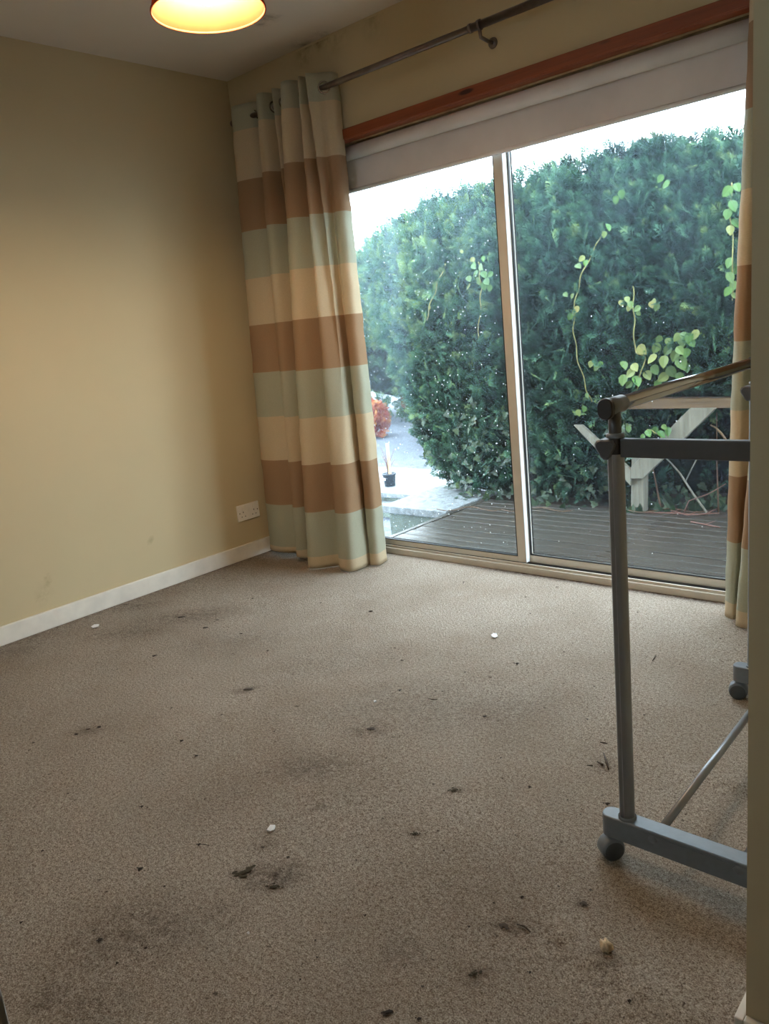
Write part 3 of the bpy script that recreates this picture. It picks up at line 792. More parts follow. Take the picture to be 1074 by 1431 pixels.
box('wall_body', 'concrete_wall', -3.35, -1.66, 2.98, 3.08, -0.75, -0.647, lw2)

# plant pot with a stake
pc = onz(545, 679, -0.505); pr = 0.062
pp = empty('plant_pot', tuple(pc)); tag(pp, 'small black plastic plant pot with a wooden stake on the ledge', 'plant pot')
lathe('pot', 'pot_plastic', [(0.0005, 0), (0.056, 0), (0.070, 0.124), (0.077, 0.124), (0.077, 0.140), (0.068, 0.140), (0.066, 0.112)], tuple(pc), pp, 24)
lathe('soil', 'soil', [(0.0005, 0.115), (0.03, 0.118), (0.0665, 0.114)], tuple(pc), pp, 16)
box('stake', 'cane_timber', pc[0]+0.002, pc[0]+0.028, pc[1]-0.01, pc[1]+0.012, pc[2]+0.11, pc[2]+0.46, pp)
for k in range(6):
    a = rng.uniform(0, 6.28); h = rng.uniform(0.15, 0.32); e = 0.03+0.05*rng.random()
    tube('dead_stem', 'twig_red', [(pc[0]-0.01, pc[1], pc[2]+0.11), (pc[0]+0.5*e*math.cos(a), pc[1]+0.5*e*math.sin(a), pc[2]+0.11+h*0.6), (pc[0]+1.4*e*math.cos(a), pc[1]+1.4*e*math.sin(a), pc[2]+0.11+h)], [0.004, 0.003, 0.002], pp, 5)
cv = FW*np.array([1, 1, 0]); cv /= np.linalg.norm(cv)
box('paper_tag', 'paper_white', pc[0]-0.026, pc[0]+0.004, pc[1]-0.074, pc[1]-0.069, pc[2]+0.072, pc[2]+0.098, pp)

# ------------------------------------------------------------------ conifer hedge
def spray_template(levels=7):
    Q = []; rg = np.random.default_rng(3)
    def rh(p, d, L, w):
        d = d/np.hypot(*d); n = np.array([-d[1], d[0]])
        a = p; b = p+d*L*0.45+n*w; c = p+d*L; e = p+d*L*0.45-n*w
        return [a, b, c, e]
    for i in range(levels):
        t = (i+0.6)/(levels+0.6); L = 0.46*(1-t)**0.8+0.10
        for s in (-1, 1):
            p = np.array([0.0, t*0.9]); an = math.radians(42+rg.uniform(-8, 8)); d = np.array([s*math.sin(an), math.cos(an)])
            Q.append(rh(p, d, L, 0.030))
            q = p+d*L*0.5; an2 = an+s*0+math.radians(38); d2 = np.array([s*math.sin(an2), math.cos(an2)])
            Q.append(rh(q, d2, L*0.55, 0.026))
    Q.append(rh(np.array([0, 0.5]), np.array([0, 1.0]), 0.55, 0.034)); Q.append(rh(np.array([0, 0.0]), np.array([0, 1.0]), 0.7, 0.02))
    Q = np.array(Q).reshape(-1, 2)
    z = -0.18*(Q[:, 1]**2)+0.25*np.abs(Q[:, 0])**1.2*0.5+0.02*rg.normal(size=len(Q))
    return np.c_[Q, z]
SPR = [spray_template(7), spray_template(6), spray_template(8)]

FY = 1.63       # front of the timber post half buried in the hedge
TIMBER = {'post': [(882, 626), (899, 626), (898, 722), (881, 722)], 'beam': [(858, 557), (1032, 556), (1032, 570), (858, 572)],
          'brace_r': [(966, 569.5), (1002, 569.5), (900, 668), (883, 668), (883, 652)], 'brace_l': [(883, 678), (883, 655), (815, 593), (803, 593)]}
def in_timber(V):
    hit = np.zeros(V.shape[:-1], bool)
    for poly in TIMBER.values():
        Q = np.array([[ony(a, b, FY)[0], ony(a, b, FY)[2]] for a, b in poly]); c = Q.mean(0); Q = c+(Q-c)*1.04
        side = np.ones(V.shape[:-1], bool); sg = None
        area = sum(Q[i, 0]*Q[(i+1) % len(Q), 1]-Q[(i+1) % len(Q), 0]*Q[i, 1] for i in range(len(Q)))
        for i in range(len(Q)):
            a, b = Q[i], Q[(i+1) % len(Q)]
            side &= ((b[0]-a[0])*(V[..., 2]-a[1])-(b[1]-a[1])*(V[..., 0]-a[0]))*np.sign(area) > 0
        hit |= side & (V[..., 1] > FY-0.03) & (V[..., 1] < FY+0.08)
    return hit
def spray_mesh(name, P, N, size, tint, up=0.75, jit=0.5, zmin=None, timber=False):
    Vs = []; Ts = []
    n = len(P)
    which = rng.integers(0, 3, n)
    for w in range(3):
        idx = np.where(which == w)[0]
        if not len(idx): continue
        T = SPR[w]; p = P[idx]; nn = N[idx]
        ax = nn*0.75+np.array([0, 0, up])+rng.normal(size=p.shape)*jit
        ax /= np.linalg.norm(ax, axis=1)[:, None]
        r = rng.normal(size=p.shape)*0.8+np.cross(ax, nn)*1.2
        r -= (r*ax).sum(1)[:, None]*ax; r /= np.linalg.norm(r, axis=1)[:, None]
        q = np.cross(r, ax)
        s = size[idx][:, None, None]
        V = p[:, None, :]+s*(T[None, :, 0, None]*r[:, None, :]+T[None, :, 1, None]*ax[:, None, :]+T[None, :, 2, None]*q[:, None, :])
        tt = tint[idx][:, None]+0.55*(T[None, :, 1]-0.5)
        if timber:
            free = ~in_timber(V).any(1); V = V[free]; tt = tt[free]
        if zmin is not None: V[..., 2] = np.maximum(V[..., 2], zmin)
        Vs.append(V.reshape(-1, 3))
        Ts.append(tt.ravel())
    V = np.concatenate(Vs); t = np.concatenate(Ts)
    me = np_mesh(name, V, np.arange(len(V)).reshape(-1, 4))
    fattr(me, 'tint', np.clip(t, 0, 1))
    return me

def top_of(x):
    return np.interp(x, [-1.4, -1.07, -.6, -.2, .6, 1.28, 1.84, 3.4], [1.62, 1.70, 1.80, 1.92, 1.94, 1.98, 1.90, 1.95])
def left_of(z):
    return np.interp(z, [-.1, .18, .39, .6, 1.0, 1.4, 1.75], [-.24, -.39, -.49, -.58, -.80, -1.0, -1.12])
def front_y(x, z):
    P = np.c_[x, z, x*0.3]
    tt = z/top_of(x)
    y = 1.70+0.0*z-0.10*np.sin(np.clip(tt, 0, 1)*2.6)+0.42*np.clip(tt-0.62, 0, 1)**1.5*2.0
    y += 0.075*wob(P*1.2, 2)+0.06*np.abs(np.sin(x*6.1+z*2+np.sin(z*5)))*np.clip(tt, 0.2, 1)
    # under the beam the hedge is hollow and dark
    y += 0.42*np.exp(-((x-1.75)/0.55)**4)*np.clip((0.60-z)/0.12, 0, 1)
    # rounded left end
    y += np.interp(z, [0.2, 0.9], [0.18, 0.5])*np.exp(-(x-left_of(z))/np.interp(z, [0.2, 0.9], [0.07, 0.16]))
    y = np.where((x > 1.27) & (x < 2.4) & (z < 0.64), np.maximum(y, 1.74), y)
    return y
hg = empty('conifer_hedge', (1.2, 2.2, DZ)); tag(hg, 'tall dense dark green conifer hedge behind the deck', 'hedge')
# dark woody core
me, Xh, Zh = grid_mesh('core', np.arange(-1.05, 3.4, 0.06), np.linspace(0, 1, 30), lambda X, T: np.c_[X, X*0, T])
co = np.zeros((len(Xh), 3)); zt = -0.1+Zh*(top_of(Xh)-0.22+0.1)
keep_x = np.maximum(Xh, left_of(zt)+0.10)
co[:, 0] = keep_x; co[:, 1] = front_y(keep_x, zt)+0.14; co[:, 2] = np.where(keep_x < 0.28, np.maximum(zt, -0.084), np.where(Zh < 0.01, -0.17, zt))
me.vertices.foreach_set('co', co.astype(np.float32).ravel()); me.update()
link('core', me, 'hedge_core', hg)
n = 15500
x = rng.uniform(-1.15, 3.0, n*2); z = -0.08+rng.random(n*2)**0.92*(top_of(x)+0.08)
ok = (x > left_of(z)) & ~((x > 1.25) & (x < 2.3) & (z < 0.5) & (rng.random(n*2) < 0.72))
ok &= ~((z < 0.12) & (x > 0.25) & (rng.random(n*2) < 0.5))

x, z = x[ok][:n], z[ok][:n]
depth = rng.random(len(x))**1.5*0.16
y = front_y(x, z)+depth
P = np.c_[x, y, z]
e = 0.03
N = np.c_[(front_y(x+e, z)-front_y(x-e, z))/(2*e), -np.ones(len(x)), (front_y(x, z+e)-front_y(x, z-e))/(2*e)]
N /= np.linalg.norm(N, axis=1)[:, None]
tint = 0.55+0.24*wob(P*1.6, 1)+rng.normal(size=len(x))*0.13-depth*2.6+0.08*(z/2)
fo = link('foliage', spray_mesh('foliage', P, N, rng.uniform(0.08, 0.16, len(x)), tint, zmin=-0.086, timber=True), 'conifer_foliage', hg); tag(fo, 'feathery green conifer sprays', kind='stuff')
# ragged top with upright leaders
n = 6500
x = rng.uniform(-1.2, 3.0, n); d = rng.random(n)**1.1*0.5
lead = np.maximum(0, wob(np.c_[x*2.2, x*0, x*0.7], 3))*0.10+np.maximum(0, np.sin(x*19+2*np.sin(x*5)))*0.05
z = top_of(x)-0.08+lead-0.24*rng.random(n)+0.10*(rng.random(n) < 0.06)
P = np.c_[x, front_y(x, top_of(x)*0.97)+d, z-0.12*(d-0.2)]
N = np.tile([0, -0.4, 0.9], (n, 1))
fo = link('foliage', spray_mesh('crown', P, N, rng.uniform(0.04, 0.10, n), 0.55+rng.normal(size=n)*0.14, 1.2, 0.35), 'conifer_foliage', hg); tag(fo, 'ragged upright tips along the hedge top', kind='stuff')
tube('trunk', 'twig_brown', [(2.05, 1.95, DZ-0.05), (2.04, 1.97, 0.6), (2.02, 2.02, 1.4)], [0.035, 0.03, 0.02], hg, 8)
tube('trunk', 'twig_brown', [(0.75, 1.98, DZ-0.05), (0.72, 1.97, 0.6), (0.72, 2.05, 1.4)], [0.03, 0.03, 0.02], hg, 8)

# farther conifers and the red shrub beyond the yard
def bush(name, label, cat, c, rx, ry, h, n, mat, size, tint0, core='hedge_core'):
    r = empty(name, c); tag(r, label, cat)
    u = rng.normal(size=(n, 3)); u /= np.linalg.norm(u, axis=1)[:, None]; u[:, 2] = np.abs(u[:, 2])*np.sign(rng.random(n)-0.15)
    k = 0.82+0.18*rng.random(n)+0.10*wob(u*2.5+np.array(c), 1)
    P = np.array(c)+np.c_[u[:, 0]*rx*k, u[:, 1]*ry*k, h*0.42+u[:, 2]*h*0.55*k]
    me = spray_mesh(name+'_foliage', P, u, rng.uniform(size*0.7, size*1.2, n), tint0+rng.normal(size=n)*0.2)
    tag(link('foliage', me, mat, r), kind='stuff')
    bm = bmesh.new(); bmesh.ops.create_icosphere(bm, subdivisions=3, radius=1.0)
    for v in bm.verts: v.co = Vector((c[0]+v.co.x*rx*0.62, c[1]+v.co.y*ry*0.62, c[2]+h*0.46+v.co.z*h*0.34))
    link('core', bm_mesh('core', bm), core, r, True)
    tube('trunk', 'twig_brown', [(c[0], c[1], c[2]), (c[0], c[1], c[2]+h*0.4)], [0.05*rx+0.02, 0.03*rx+0.01], r, 8)
    return r
bush('conifer_tree', 'pale hazy conifer standing beyond the yard behind the red shrub', 'tree', (-7.6, 10.2, -0.75), 2.6, 1.8, 3.6, 5200, 'far_foliage', 0.30, 0.5)
bush('conifer_tree', 'rounded conifer next to the hedge end, past the ledge', 'tree', (-3.6, 7.6, -0.75), 1.7, 1.4, 3.1, 4200, 'far_foliage', 0.24, 0.35)
rs = onz(521, 613, -0.75)
bush('red_shrub', 'small shrub with red autumn leaves beyond the plant pot', 'shrub', (rs[0]-0.1, rs[1]+0.1, -0.75), 0.27, 0.3, 0.60, 800, 'red_foliage', 0.15, 0.5, 'red_foliage')

# ------------------------------------------------------------------ timber frame half buried in the hedge
tf = empty('timber_frame', (1.40, 1.64, DZ)); tag(tf, 'weathered timber post with diagonal braces and beam under the hedge', 'timber frame')
def beam2d(name, mat, a, b, w, y0, y1):
    """a,b in (x,z) : plank between two points with width w"""
    a = Vector((a[0], 0, a[1])); b = Vector((b[0], 0, b[1])); d = (b-a).normalized(); n = Vector((-d.z, 0, d.x))
    bm = bmesh.new(); vs = []
    for yy in (y0, y1):
        for p in (a-n*w/2, b-n*w/2, b+n*w/2, a+n*w/2): vs.append(bm.verts.new((p.x, yy, p.z)))
    for f in ((0, 1, 2, 3), (7, 6, 5, 4), (0, 4, 5, 1), (1, 5, 6, 2), (2, 6, 7, 3), (3, 7, 4, 0)): bm.faces.new([vs[i] for i in f])
    bmesh.ops.bevel(bm, geom=bm.edges[:], offset=0.004, segments=1, affect='EDGES')
    return link(name, bm_mesh(name, bm), mat, tf)
q = lambda px, py: (ony(px, py, FY)[0], ony(px, py, FY)[2])
def plank(name, mat, poly, y0, y1):
    bm = bmesh.new(); P = [q(*p) for p in poly]; m = len(P)
    a = [bm.verts.new((p[0], y0, p[1])) for p in P]; b = [bm.verts.new((p[0], y1, p[1])) for p in P]
    for k in range(m): bm.faces.new((a[k], a[(k+1) % m], b[(k+1) % m], b[k]))
    bm.faces.new(a[::-1]); bm.faces.new(b)
    bmesh.ops.bevel(bm, geom=bm.edges[:], offset=0.003, segments=1, affect='EDGES')
    return link(name, bm_mesh(name, bm), mat, tf)
plank('post', 'weathered_timber', TIMBER['post'], FY, FY+0.075)
plank('beam', 'brown_timber', TIMBER['beam'], FY-0.005, FY+0.07)
plank('brace', 'weathered_timber', TIMBER['brace_r'], FY-0.024, FY+0.001)
plank('brace', 'weathered_timber', TIMBER['brace_l'], FY-0.024, FY+0.001)

# ------------------------------------------------------------------ leaves
def leaf_mesh(name, w=0.62, fold=0.18, lobes=False):
    bm = bmesh.new()
    if lobes:
        out = [(0, 0), (0.32, -0.10), (0.50, 0.12), (0.30, 0.28), (0.34, 0.52), (0.14, 0.55), (0, 1.0)]
    else:
        out = [(0, 0), (w*0.34, 0.10), (w*0.50, 0.34), (w*0.42, 0.62), (w*0.20, 0.85), (0, 1.0)]
    mid = [bm.verts.new((0, t, -0.10*t*t)) for t in (0.0, 0.33, 0.66, 1.0)]
    for s in (-1, 1):
        pts = [bm.verts.new((s*p[0], p[1], fold*abs(p[0])-0.10*p[1]**2)) for p in out[1:-1]]
        ring = [mid[0]]+pts+[mid[3], mid[2], mid[1]]
        bm.faces.new(ring if s > 0 else ring[::-1])
    bmesh.ops.triangulate(bm, faces=bm.faces[:])
    me = bpy.data.meshes.new(name); bm.to_mesh(me); bm.free(); return me
LEAF = {}
for key, mat, lob in (('vine', 'vine_leaf', False), ('green', 'vine_leaf_green', False), ('ivy', 'ivy_leaf', True), ('yellow', 'yellow_leaf', True)):
    LEAF[key] = leaf_mesh('leaf_'+key, 0.78, 0.2, lob); LEAF[key].materials.append(M[mat])
def leaf(key, parent, p, size, dirn, face, name='leaf'):
    y = Vector(dirn).normalized(); z = Vector(face); z = (z-y*z.dot(y)).normalized(); x = y.cross(z)
    o = bpy.data.objects.new(name, LEAF[key]); COL.objects.link(o); o.parent = parent
    m = Matrix(((x.x, y.x, z.x, p[0]), (x.y, y.y, z.y, p[1]), (x.z, y.z, z.z, p[2]), (0, 0, 0, 1))) @ Matrix.Scale(size, 4)
    o.matrix_parent_inverse = parent.matrix_basis.inverted(); o.matrix_basis = m
    return o
def rv(s): return Vector(rng.normal(size=3)*s)
def hug(px, py, off, y=1.55):
    for k in range(12):
        p = ony(px, py, y); y = 0.5*y+0.5*(min(float(front_y(np.array([p[0]]), np.array([p[2]]))[0]), 2.1)-off)
    return ony(px, py, y)
def vine(name, label, stem, leaves, y=None, cat='vine', smat='vine_stem', srad=0.0035):
    P0 = [ony(px, py, y) if y else hug(px, py, 0.075) for px, py in stem]
    P0 = catmull(P0, 5)
    P0[:, 1] += 0.012*np.sin(np.arange(len(P0)))
    r = empty(name, tuple(P0[-1])); tag(r, label, cat)
    tube('stem', smat, [tuple(p) for p in P0], srad, r, 6)
    for px, py, L, key in leaves:
        p = ony(px, py, y-rng.uniform(0.0, 0.03)) if y else hug(px, py, rng.uniform(0.075, 0.11)); d = np.linalg.norm(p-CAM)
        a = rng.uniform(-2.6, -0.5)
        dr = Vector((math.cos(a), rng.uniform(-0.5, 0.1), math.sin(a)))
        size = L*d/FPX
        leaf(key, r, tuple(np.array(p)-np.array(dr)*size*0.5), size, dr, Vector((0.35, -1, 0.55))+rv(0.35))
    return r
vine('climbing_vine', 'climbing vine with large pale green and yellow leaves above the clothes rail',
     [(884, 400), (885, 430), (886, 460), (887, 490), (900, 500), (893, 530), (889, 549)],
     [(897, 489, 17, 'vine'), (910, 502, 16, 'vine'), (916, 487, 15, 'vine'), (932, 490, 15, 'vine'), (927, 506, 17, 'vine'), (942, 498, 16, 'vine'), (950, 490, 14, 'vine'),
      (952, 508, 20, 'vine'), (938, 520, 17, 'vine'), (925, 528, 16, 'vine'), (915, 517, 15, 'vine'), (905, 525, 15, 'vine'), (950, 527, 15, 'vine'), (945, 472, 13, 'vine'),
      (953, 478, 15, 'vine'), (962, 473, 14, 'green'), (971, 468, 14, 'vine'), (967, 480, 13, 'green'), (955, 470, 12, 'vine'), (872, 511, 14, 'vine'), (880, 522, 15, 'vine'),
      (870, 532, 16, 'vine'), (887, 514, 14, 'vine'), (890, 533, 17, 'green'), (878, 538, 12, 'vine'), (958, 494, 14, 'green'), (933, 478, 11, 'vine'), (920, 474, 11, 'vine'),
      (960, 515, 13, 'green'), (918, 538, 13, 'green'), (946, 535, 12, 'green'),
      (868, 424, 10, 'vine'), (876, 419, 10, 'vine'), (881, 426, 11, 'vine'), (889, 432, 11, 'vine'), (878, 431, 9, 'vine'), (892, 438, 8, 'vine'), (910, 426, 10, 'vine'), (917, 430, 11, 'vine'), (914, 421, 8, 'vine')])
vine('climbing_vine', 'thin arching vine stem with a few small leaf pairs hanging on the hedge',
     [(842, 322), (832, 345), (815, 378), (806, 408), (802, 440), (802, 470), (808, 505), (818, 540), (826, 562)],
     [(812, 362, 10, 'vine'), (808, 372, 11, 'vine'), (818, 368, 9, 'green'), (802, 437, 9, 'vine'), (796, 443, 11, 'green'), (806, 432, 9, 'vine'), (825, 509, 10, 'vine'), (832, 515, 9, 'vine'),
      (838, 510, 10, 'green'), (790, 412, 9, 'vine'), (799, 414, 8, 'vine'), (820, 553, 8, 'vine'), (808, 577, 10, 'vine'), (816, 572, 9, 'green'), (850, 318, 12, 'green'), (844, 328, 9, 'vine')])
vine('climbing_vine', 'bright green leaf cluster on a thin stem in the hedge behind the misted pane',
     [(668, 366), (671, 388), (672, 410), (670, 440), (668, 478)],
     [(662, 372, 12, 'green'), (672, 374, 12, 'vine'), (664, 384, 13, 'green'), (676, 384, 13, 'green'), (655, 390, 11, 'vine'), (668, 393, 12, 'vine'), (680, 394, 12, 'green'), (684, 384, 10, 'green'),
      (676, 400, 12, 'green'), (654, 401, 10, 'vine'), (660, 364, 9, 'vine'), (684, 403, 10, 'green'), (675, 362, 8, 'green')])
vine('climbing_vine', 'green vine leaves beside the right curtain on the hedge',
     [(1022, 255), (1020, 300), (1024, 350), (1022, 420)],
     [(1015, 268, 15, 'green'), (1024, 288, 16, 'green'), (1016, 300, 14, 'green'), (1028, 312, 14, 'green'), (1020, 322, 13, 'vine'), (1018, 368, 14, 'green'), (1026, 376, 14, 'green'), (1020, 388, 15, 'vine'),
      (1024, 400, 13, 'vine'), (1016, 408, 13, 'green'), (1026, 414, 11, 'vine'), (1030, 262, 12, 'green'), (930, 258, 12, 'green'), (922, 250, 11, 'green'), (868, 272, 12, 'green'), (860, 280, 11, 'green')])
vine('climbing_vine', 'sprig of fresh green leaves above the timber beam and brace',
     [(925, 612), (915, 603), (905, 600)],
     [(906, 606, 12, 'green'), (915, 602, 12, 'green'), (924, 607, 13, 'green'), (933, 604, 13, 'green'), (898, 612, 11, 'green'), (878, 600, 10, 'vine'), (928, 597, 9, 'vine')], 1.597)
vine('climbing_vine', 'bare straight vine stem leaning across the left of the hedge',
     [(622, 368), (612, 395), (603, 420), (595, 448)], [(645, 352, 6, 'vine'), (600, 430, 5, 'vine')])

# ivy over the foot of the hedge
iv = empty('ivy', (0.9, 1.6, DZ)); tag(iv, 'dark green ivy spreading over the foot of the hedge and deck edge', 'ivy')
cnt = 0
def ivy_at(px, py, L, key='ivy', yoff=0.05, ymax=1.95):
    p = ony(px, py, 1.6)
    for k in range(6):
        yy = float(front_y(np.array([p[0]]), np.array([max(p[2], -0.08)]))[0])-yoff
        p = ony(px, py, min(max(yy, 1.52), ymax))
    p = ony(px, py, p[1]-rng.uniform(0, 0.03))
    if p[0] < float(left_of(np.array([p[2]]))[0])+0.03: return
    g = onz(px, py, -0.082)                      # where the same sight line meets coping or deck
    d = np.linalg.norm(p-CAM); size = L*d/FPX; a = rng.uniform(-2.7, -0.4)
    if p[2] < -0.075 or (g[1] < p[1]):
        if g[1] < 1.50: return
        zt = -0.084 if g[0] < 0.22 else DZ+0.006 if g[1] < 1.62 else DZ+0.001
        g = onz(px, py, zt)
        if g[0] < 0.22 or rng.random() < 0.25:      # fallen flat on the coping or boards
            dr = Vector((math.cos(a), math.sin(a), 0.12)); leaf(key, iv, tuple(g), size, dr, Vector((0, -0.25, 1))+rv(0.12)); return
        dr = Vector((0.7*math.cos(a), -0.15, 0.75))  # short upright shoots at the deck edge
        leaf(key, iv, tuple(g), size*1.15, dr, Vector((0.4, -1, 0.5))+rv(0.3)); return
    dr = Vector((math.cos(a), rng.uniform(-0.4, 0.1), math.sin(a)*0.8))
    if p[2]+dr.z*size < -0.08: dr.z = abs(dr.z)*0.2
    leaf(key, iv, tuple(np.array(p)-np.array(dr)*size*0.4), size, dr, Vector((0.3, -1, 0.7))+rv(0.4))
for k in range(150): ivy_at(rng.uniform(600, 1010), rng.uniform(678, 714), rng.uniform(7, 12))
for k in range(75):
    ivy_at(rng.uniform(590, 720), rng.uniform(575, 708), rng.uniform(8, 13))
for k in range(34): ivy_at(rng.uniform(740, 860), rng.uniform(640, 705), rng.uniform(8, 12))
for k in range(26): ivy_at(rng.uniform(838, 885), rng.uniform(560, 640), rng.uniform(8, 12), ymax=FY-0.03)
for k in range(34): ivy_at(rng.uniform(860, 1008), rng.uniform(700, 716), rng.uniform(8, 13))
for px, py, L in [(630, 709, 9), (637, 705, 8), (642, 690, 9), (646, 702, 8), (634, 712, 9), (655, 700, 8), (658, 560, 9), (662, 566, 10), (641, 661, 9), (645, 716, 7)]:
    ivy_at(px, py, L, 'yellow' if py > 705 else 'ivy', 0.06)
for sx, ex in ((610, 700), (700, 800), (880, 990)):
    pts = [onz(sx+(ex-sx)*t, 712+3*math.sin(t*9), DZ+0.012) for t in np.linspace(0, 1, 8)]
    tube('ivy_stem', 'twig_brown', [tuple(p) for p in pts], 0.003, iv, 5)

# leaves lie against the front of the planks and on top of the coping, not inside them
def settle(root):
    for o in root.children:
        V = np.array([tuple(o.matrix_basis @ v.co) for v in o.data.vertices])
        h = in_timber(V[None])[0]
        if h.any(): o.location.y -= float(V[h, 1].max())-(FY-0.029)
        w = (V[:, 0] > -.37) & (V[:, 0] < .22) & (V[:, 1] > 1.19) & (V[:, 2] < -.087)
        if w.any(): o.location.z += float(-.0865-V[w, 2].min())
settle(iv)
for o in list(COL.objects):
    if o.get('category') == 'vine': settle(o)

# dead branches under the beam
def branch(label, pts, y, r0, mat='twig_brown', kind='dead_branch', sub=()):
    P = [tuple(ony(px, py, y+0.0)) for px, py in pts]
    if P[0][2] > DZ-0.005: P = [(P[0][0]-0.3*(P[1][0]-P[0][0]), y, DZ-0.012)]+P
    b = tube(kind, mat, P, [r0*(1-0.5*i/(len(P)-1)) for i in range(len(P))], None, 6)
    tag(b, label, 'branch', 'dead branches under the hedge')
    for s in sub:
        tube('side_twig', mat, [tuple(ony(px, py, y)) for px, py in s], r0*0.5, b, 5)
branch('bare forked branch leaning below the diagonal brace', [(984, 712), (968, 690), (950, 662), (938, 648), (930, 640)], 1.70, 0.008, 'weathered_timber', 'dead_branch', [[(958, 672), (966, 655), (974, 640)]])
branch('short brown dead branch beside the timber post', [(921, 702), (917, 680), (912, 655)], 1.70, 0.008)
branch('cut curved branch stub pointing out beside the right curtain', [(1046, 690), (1030, 646), (1016, 618), (1008, 606), (1000, 598), (992, 594)], 1.66, 0.010, 'brown_timber')
branch('thin upright dead stem below the beam end', [(1003, 700), (1001, 640), (1001, 576)], 1.74, 0.006)
branch('thin fallen twig crossing low behind the deck', [(962, 700), (990, 690), (1014, 676)], 1.68, 0.004, 'twig_red')
for i, (lab, pts) in enumerate([('long reddish twig lying along the back of the deck', [(900, 716), (935, 717), (970, 719), (1004, 717)]),
        ('reddish twig curving over the deck towards the right curtain', [(930, 711), (960, 720), (985, 718), (1006, 709)]),
        ('thin reddish twig lying alone on the deck boards', [(965, 729), (985, 733), (1005, 737)])]):
    lift = [0.0055, 0.0145, 0.0145, 0.0055] if i == 1 else [0.0055]*4      # the second lies across the first
    b = tube('fallen_twig', 'twig_red', [tuple(onz(a, c, DZ+h)) for (a, c), h in zip(pts, lift)], 0.004, None, 6); tag(b, lab, 'twig', 'twigs on the deck')
    tube('side_twig', 'twig_red', [tuple(onz(pts[1][0], pts[1][1], DZ+lift[1])), tuple(onz(pts[1][0]+14, pts[1][1]-5, DZ+lift[1]+0.001))], 0.0025, b, 5)

# ------------------------------------------------------------------ dirt and scraps on the carpet
def lump(seed, bits=6, spread=0.48, r0=0.34):
    """a ragged little clot: several crumbled bits lying against each other"""
    rg = np.random.default_rng(seed); bm = bmesh.new()
    for b in range(bits):
        r = r0 if b == 0 else rg.uniform(0.07, 0.20); a = rg.uniform(0, 6.28); d = 0 if b == 0 else rg.uniform(0.12, spread)
        c = Vector((d*math.cos(a), d*math.sin(a), r*0.35))
        vs = bmesh.ops.create_icosphere(bm, subdivisions=1, radius=r)['verts']
        for v in vs:
            k = rg.uniform(0.6, 1.25); v.co = Vector((v.co.x*k, v.co.y*k, v.co.z*0.45*k))+c
    me = bpy.data.meshes.new('crumb'); bm.to_mesh(me); bm.free(); return me
LM = {m: [lump(i+j*10, 16 if m == 'moss_dark' else 6, 0.62 if m == 'moss_dark' else 0.48, 0.26 if m == 'moss_dark' else 0.34) for i in range(4)] for j, m in enumerate(('crumb_dark', 'crumb_grey', 'moss_dark'))}
for m, l in LM.items():
    for me in l: me.materials.append(M[m])
def crumb(px, py, w, asp=1.0, rot=0.0, mat='crumb_dark', name='dirt_crumb', label='tiny dark crumb of dirt lying on the beige carpet', group='dark dirt crumbs on the carpet', cat='dirt'):
    p = onz(px, py); d = np.linalg.norm(p-CAM); s = 0.85*w*d/FPX
    o = bpy.data.objects.new(name, random.choice(LM[mat])); COL.objects.link(o)
    o.scale = (s*asp, s, min(s*0.6, 0.009)); o.rotation_euler = (0, 0, rot+0.73); o.location = (p[0], p[1], 0.002)
    tag(o, label, cat, group); return o
small = [(414, 988, 5, 1.6), (383, 1023, 5, 1), (275, 1057, 6, 1.6), (123, 1020, 7, 1.5), (107, 1027, 7, 1.3), (47, 1039, 5, 1.2), (206, 1129, 4, 1), (196, 1215, 9, 1.4), (140, 1315, 9, 1.4), (131, 1302, 5, 1),
    (204, 1326, 6, 1.2), (164, 1347, 6, 1), (558, 965, 6, 1.6), (609, 967, 4, 1), (505, 1028, 4, 1), (605, 1097, 5, 1), (793, 1119, 4, 1), (811, 1139, 4, 1), (820, 1006, 5, 1.2), (848, 1124, 8, 1.6),
    (730, 1255, 7, 1.2), (825, 1245, 6, 1.2), (543, 1416, 12, 2.2), (585, 1425, 8, 1.4), (720, 1168, 4, 1), (678, 1002, 6, 1.6), (441, 1315, 5, 1), (443, 1339, 5, 1.2), (466, 1219, 4, 1), (498, 1203, 4, 1),
    (561, 924, 6, 1), (559, 966, 5, 1), (734, 835, 4, 1.2), (778, 821, 4, 1.2), (741, 858, 4, 1), (648, 814, 4, 1.2), (586, 786, 3, 1), (768, 803, 4, 1), (448, 843, 4, 1.4), (551, 906, 4, 1), (409, 943, 4, 1),
    (618, 967, 4, 1), (303, 867, 5, 1.8), (337, 886, 5, 1.6), (374, 910, 5, 1.2), (182, 937, 4, 1), (353, 837, 5, 1.2), (1017, 1248, 4, 1), (953, 1126, 4, 1), (1006, 893, 4, 1), (955, 887, 3, 1),
    (367, 1185, 6, 1.4), (403, 1199, 6, 1.4), (278, 1181, 7, 1.2), (560, 1207, 4, 1.2), (655, 1296, 5, 1), (690, 1263, 4, 1.4), (350, 1100, 4, 1), (310, 1000, 4, 1.2), (240, 990, 4, 1.3), (470, 870, 3, 1.2),
    (600, 880, 3, 1.2), (650, 940, 4, 1.3), (830, 960, 4, 1.2), (900, 1000, 4, 1), (800, 900, 3, 1), (760, 990, 4, 1.2), (540, 1060, 4, 1), (700, 1060, 4, 1.2), (770, 1180, 4, 1), (620, 1190, 4, 1.2), (420, 1370, 5, 1),
    (300, 1390, 6, 1.3), (230, 1240, 5, 1.2), (60, 1190, 5, 1.2), (95, 1110, 5, 1), (30, 1290, 6, 1), (510, 1280, 5, 1.2), (590, 1380, 6, 1), (740, 1360, 6, 1.2), (880, 1400, 7, 1.2), (780, 1240, 5, 1)]
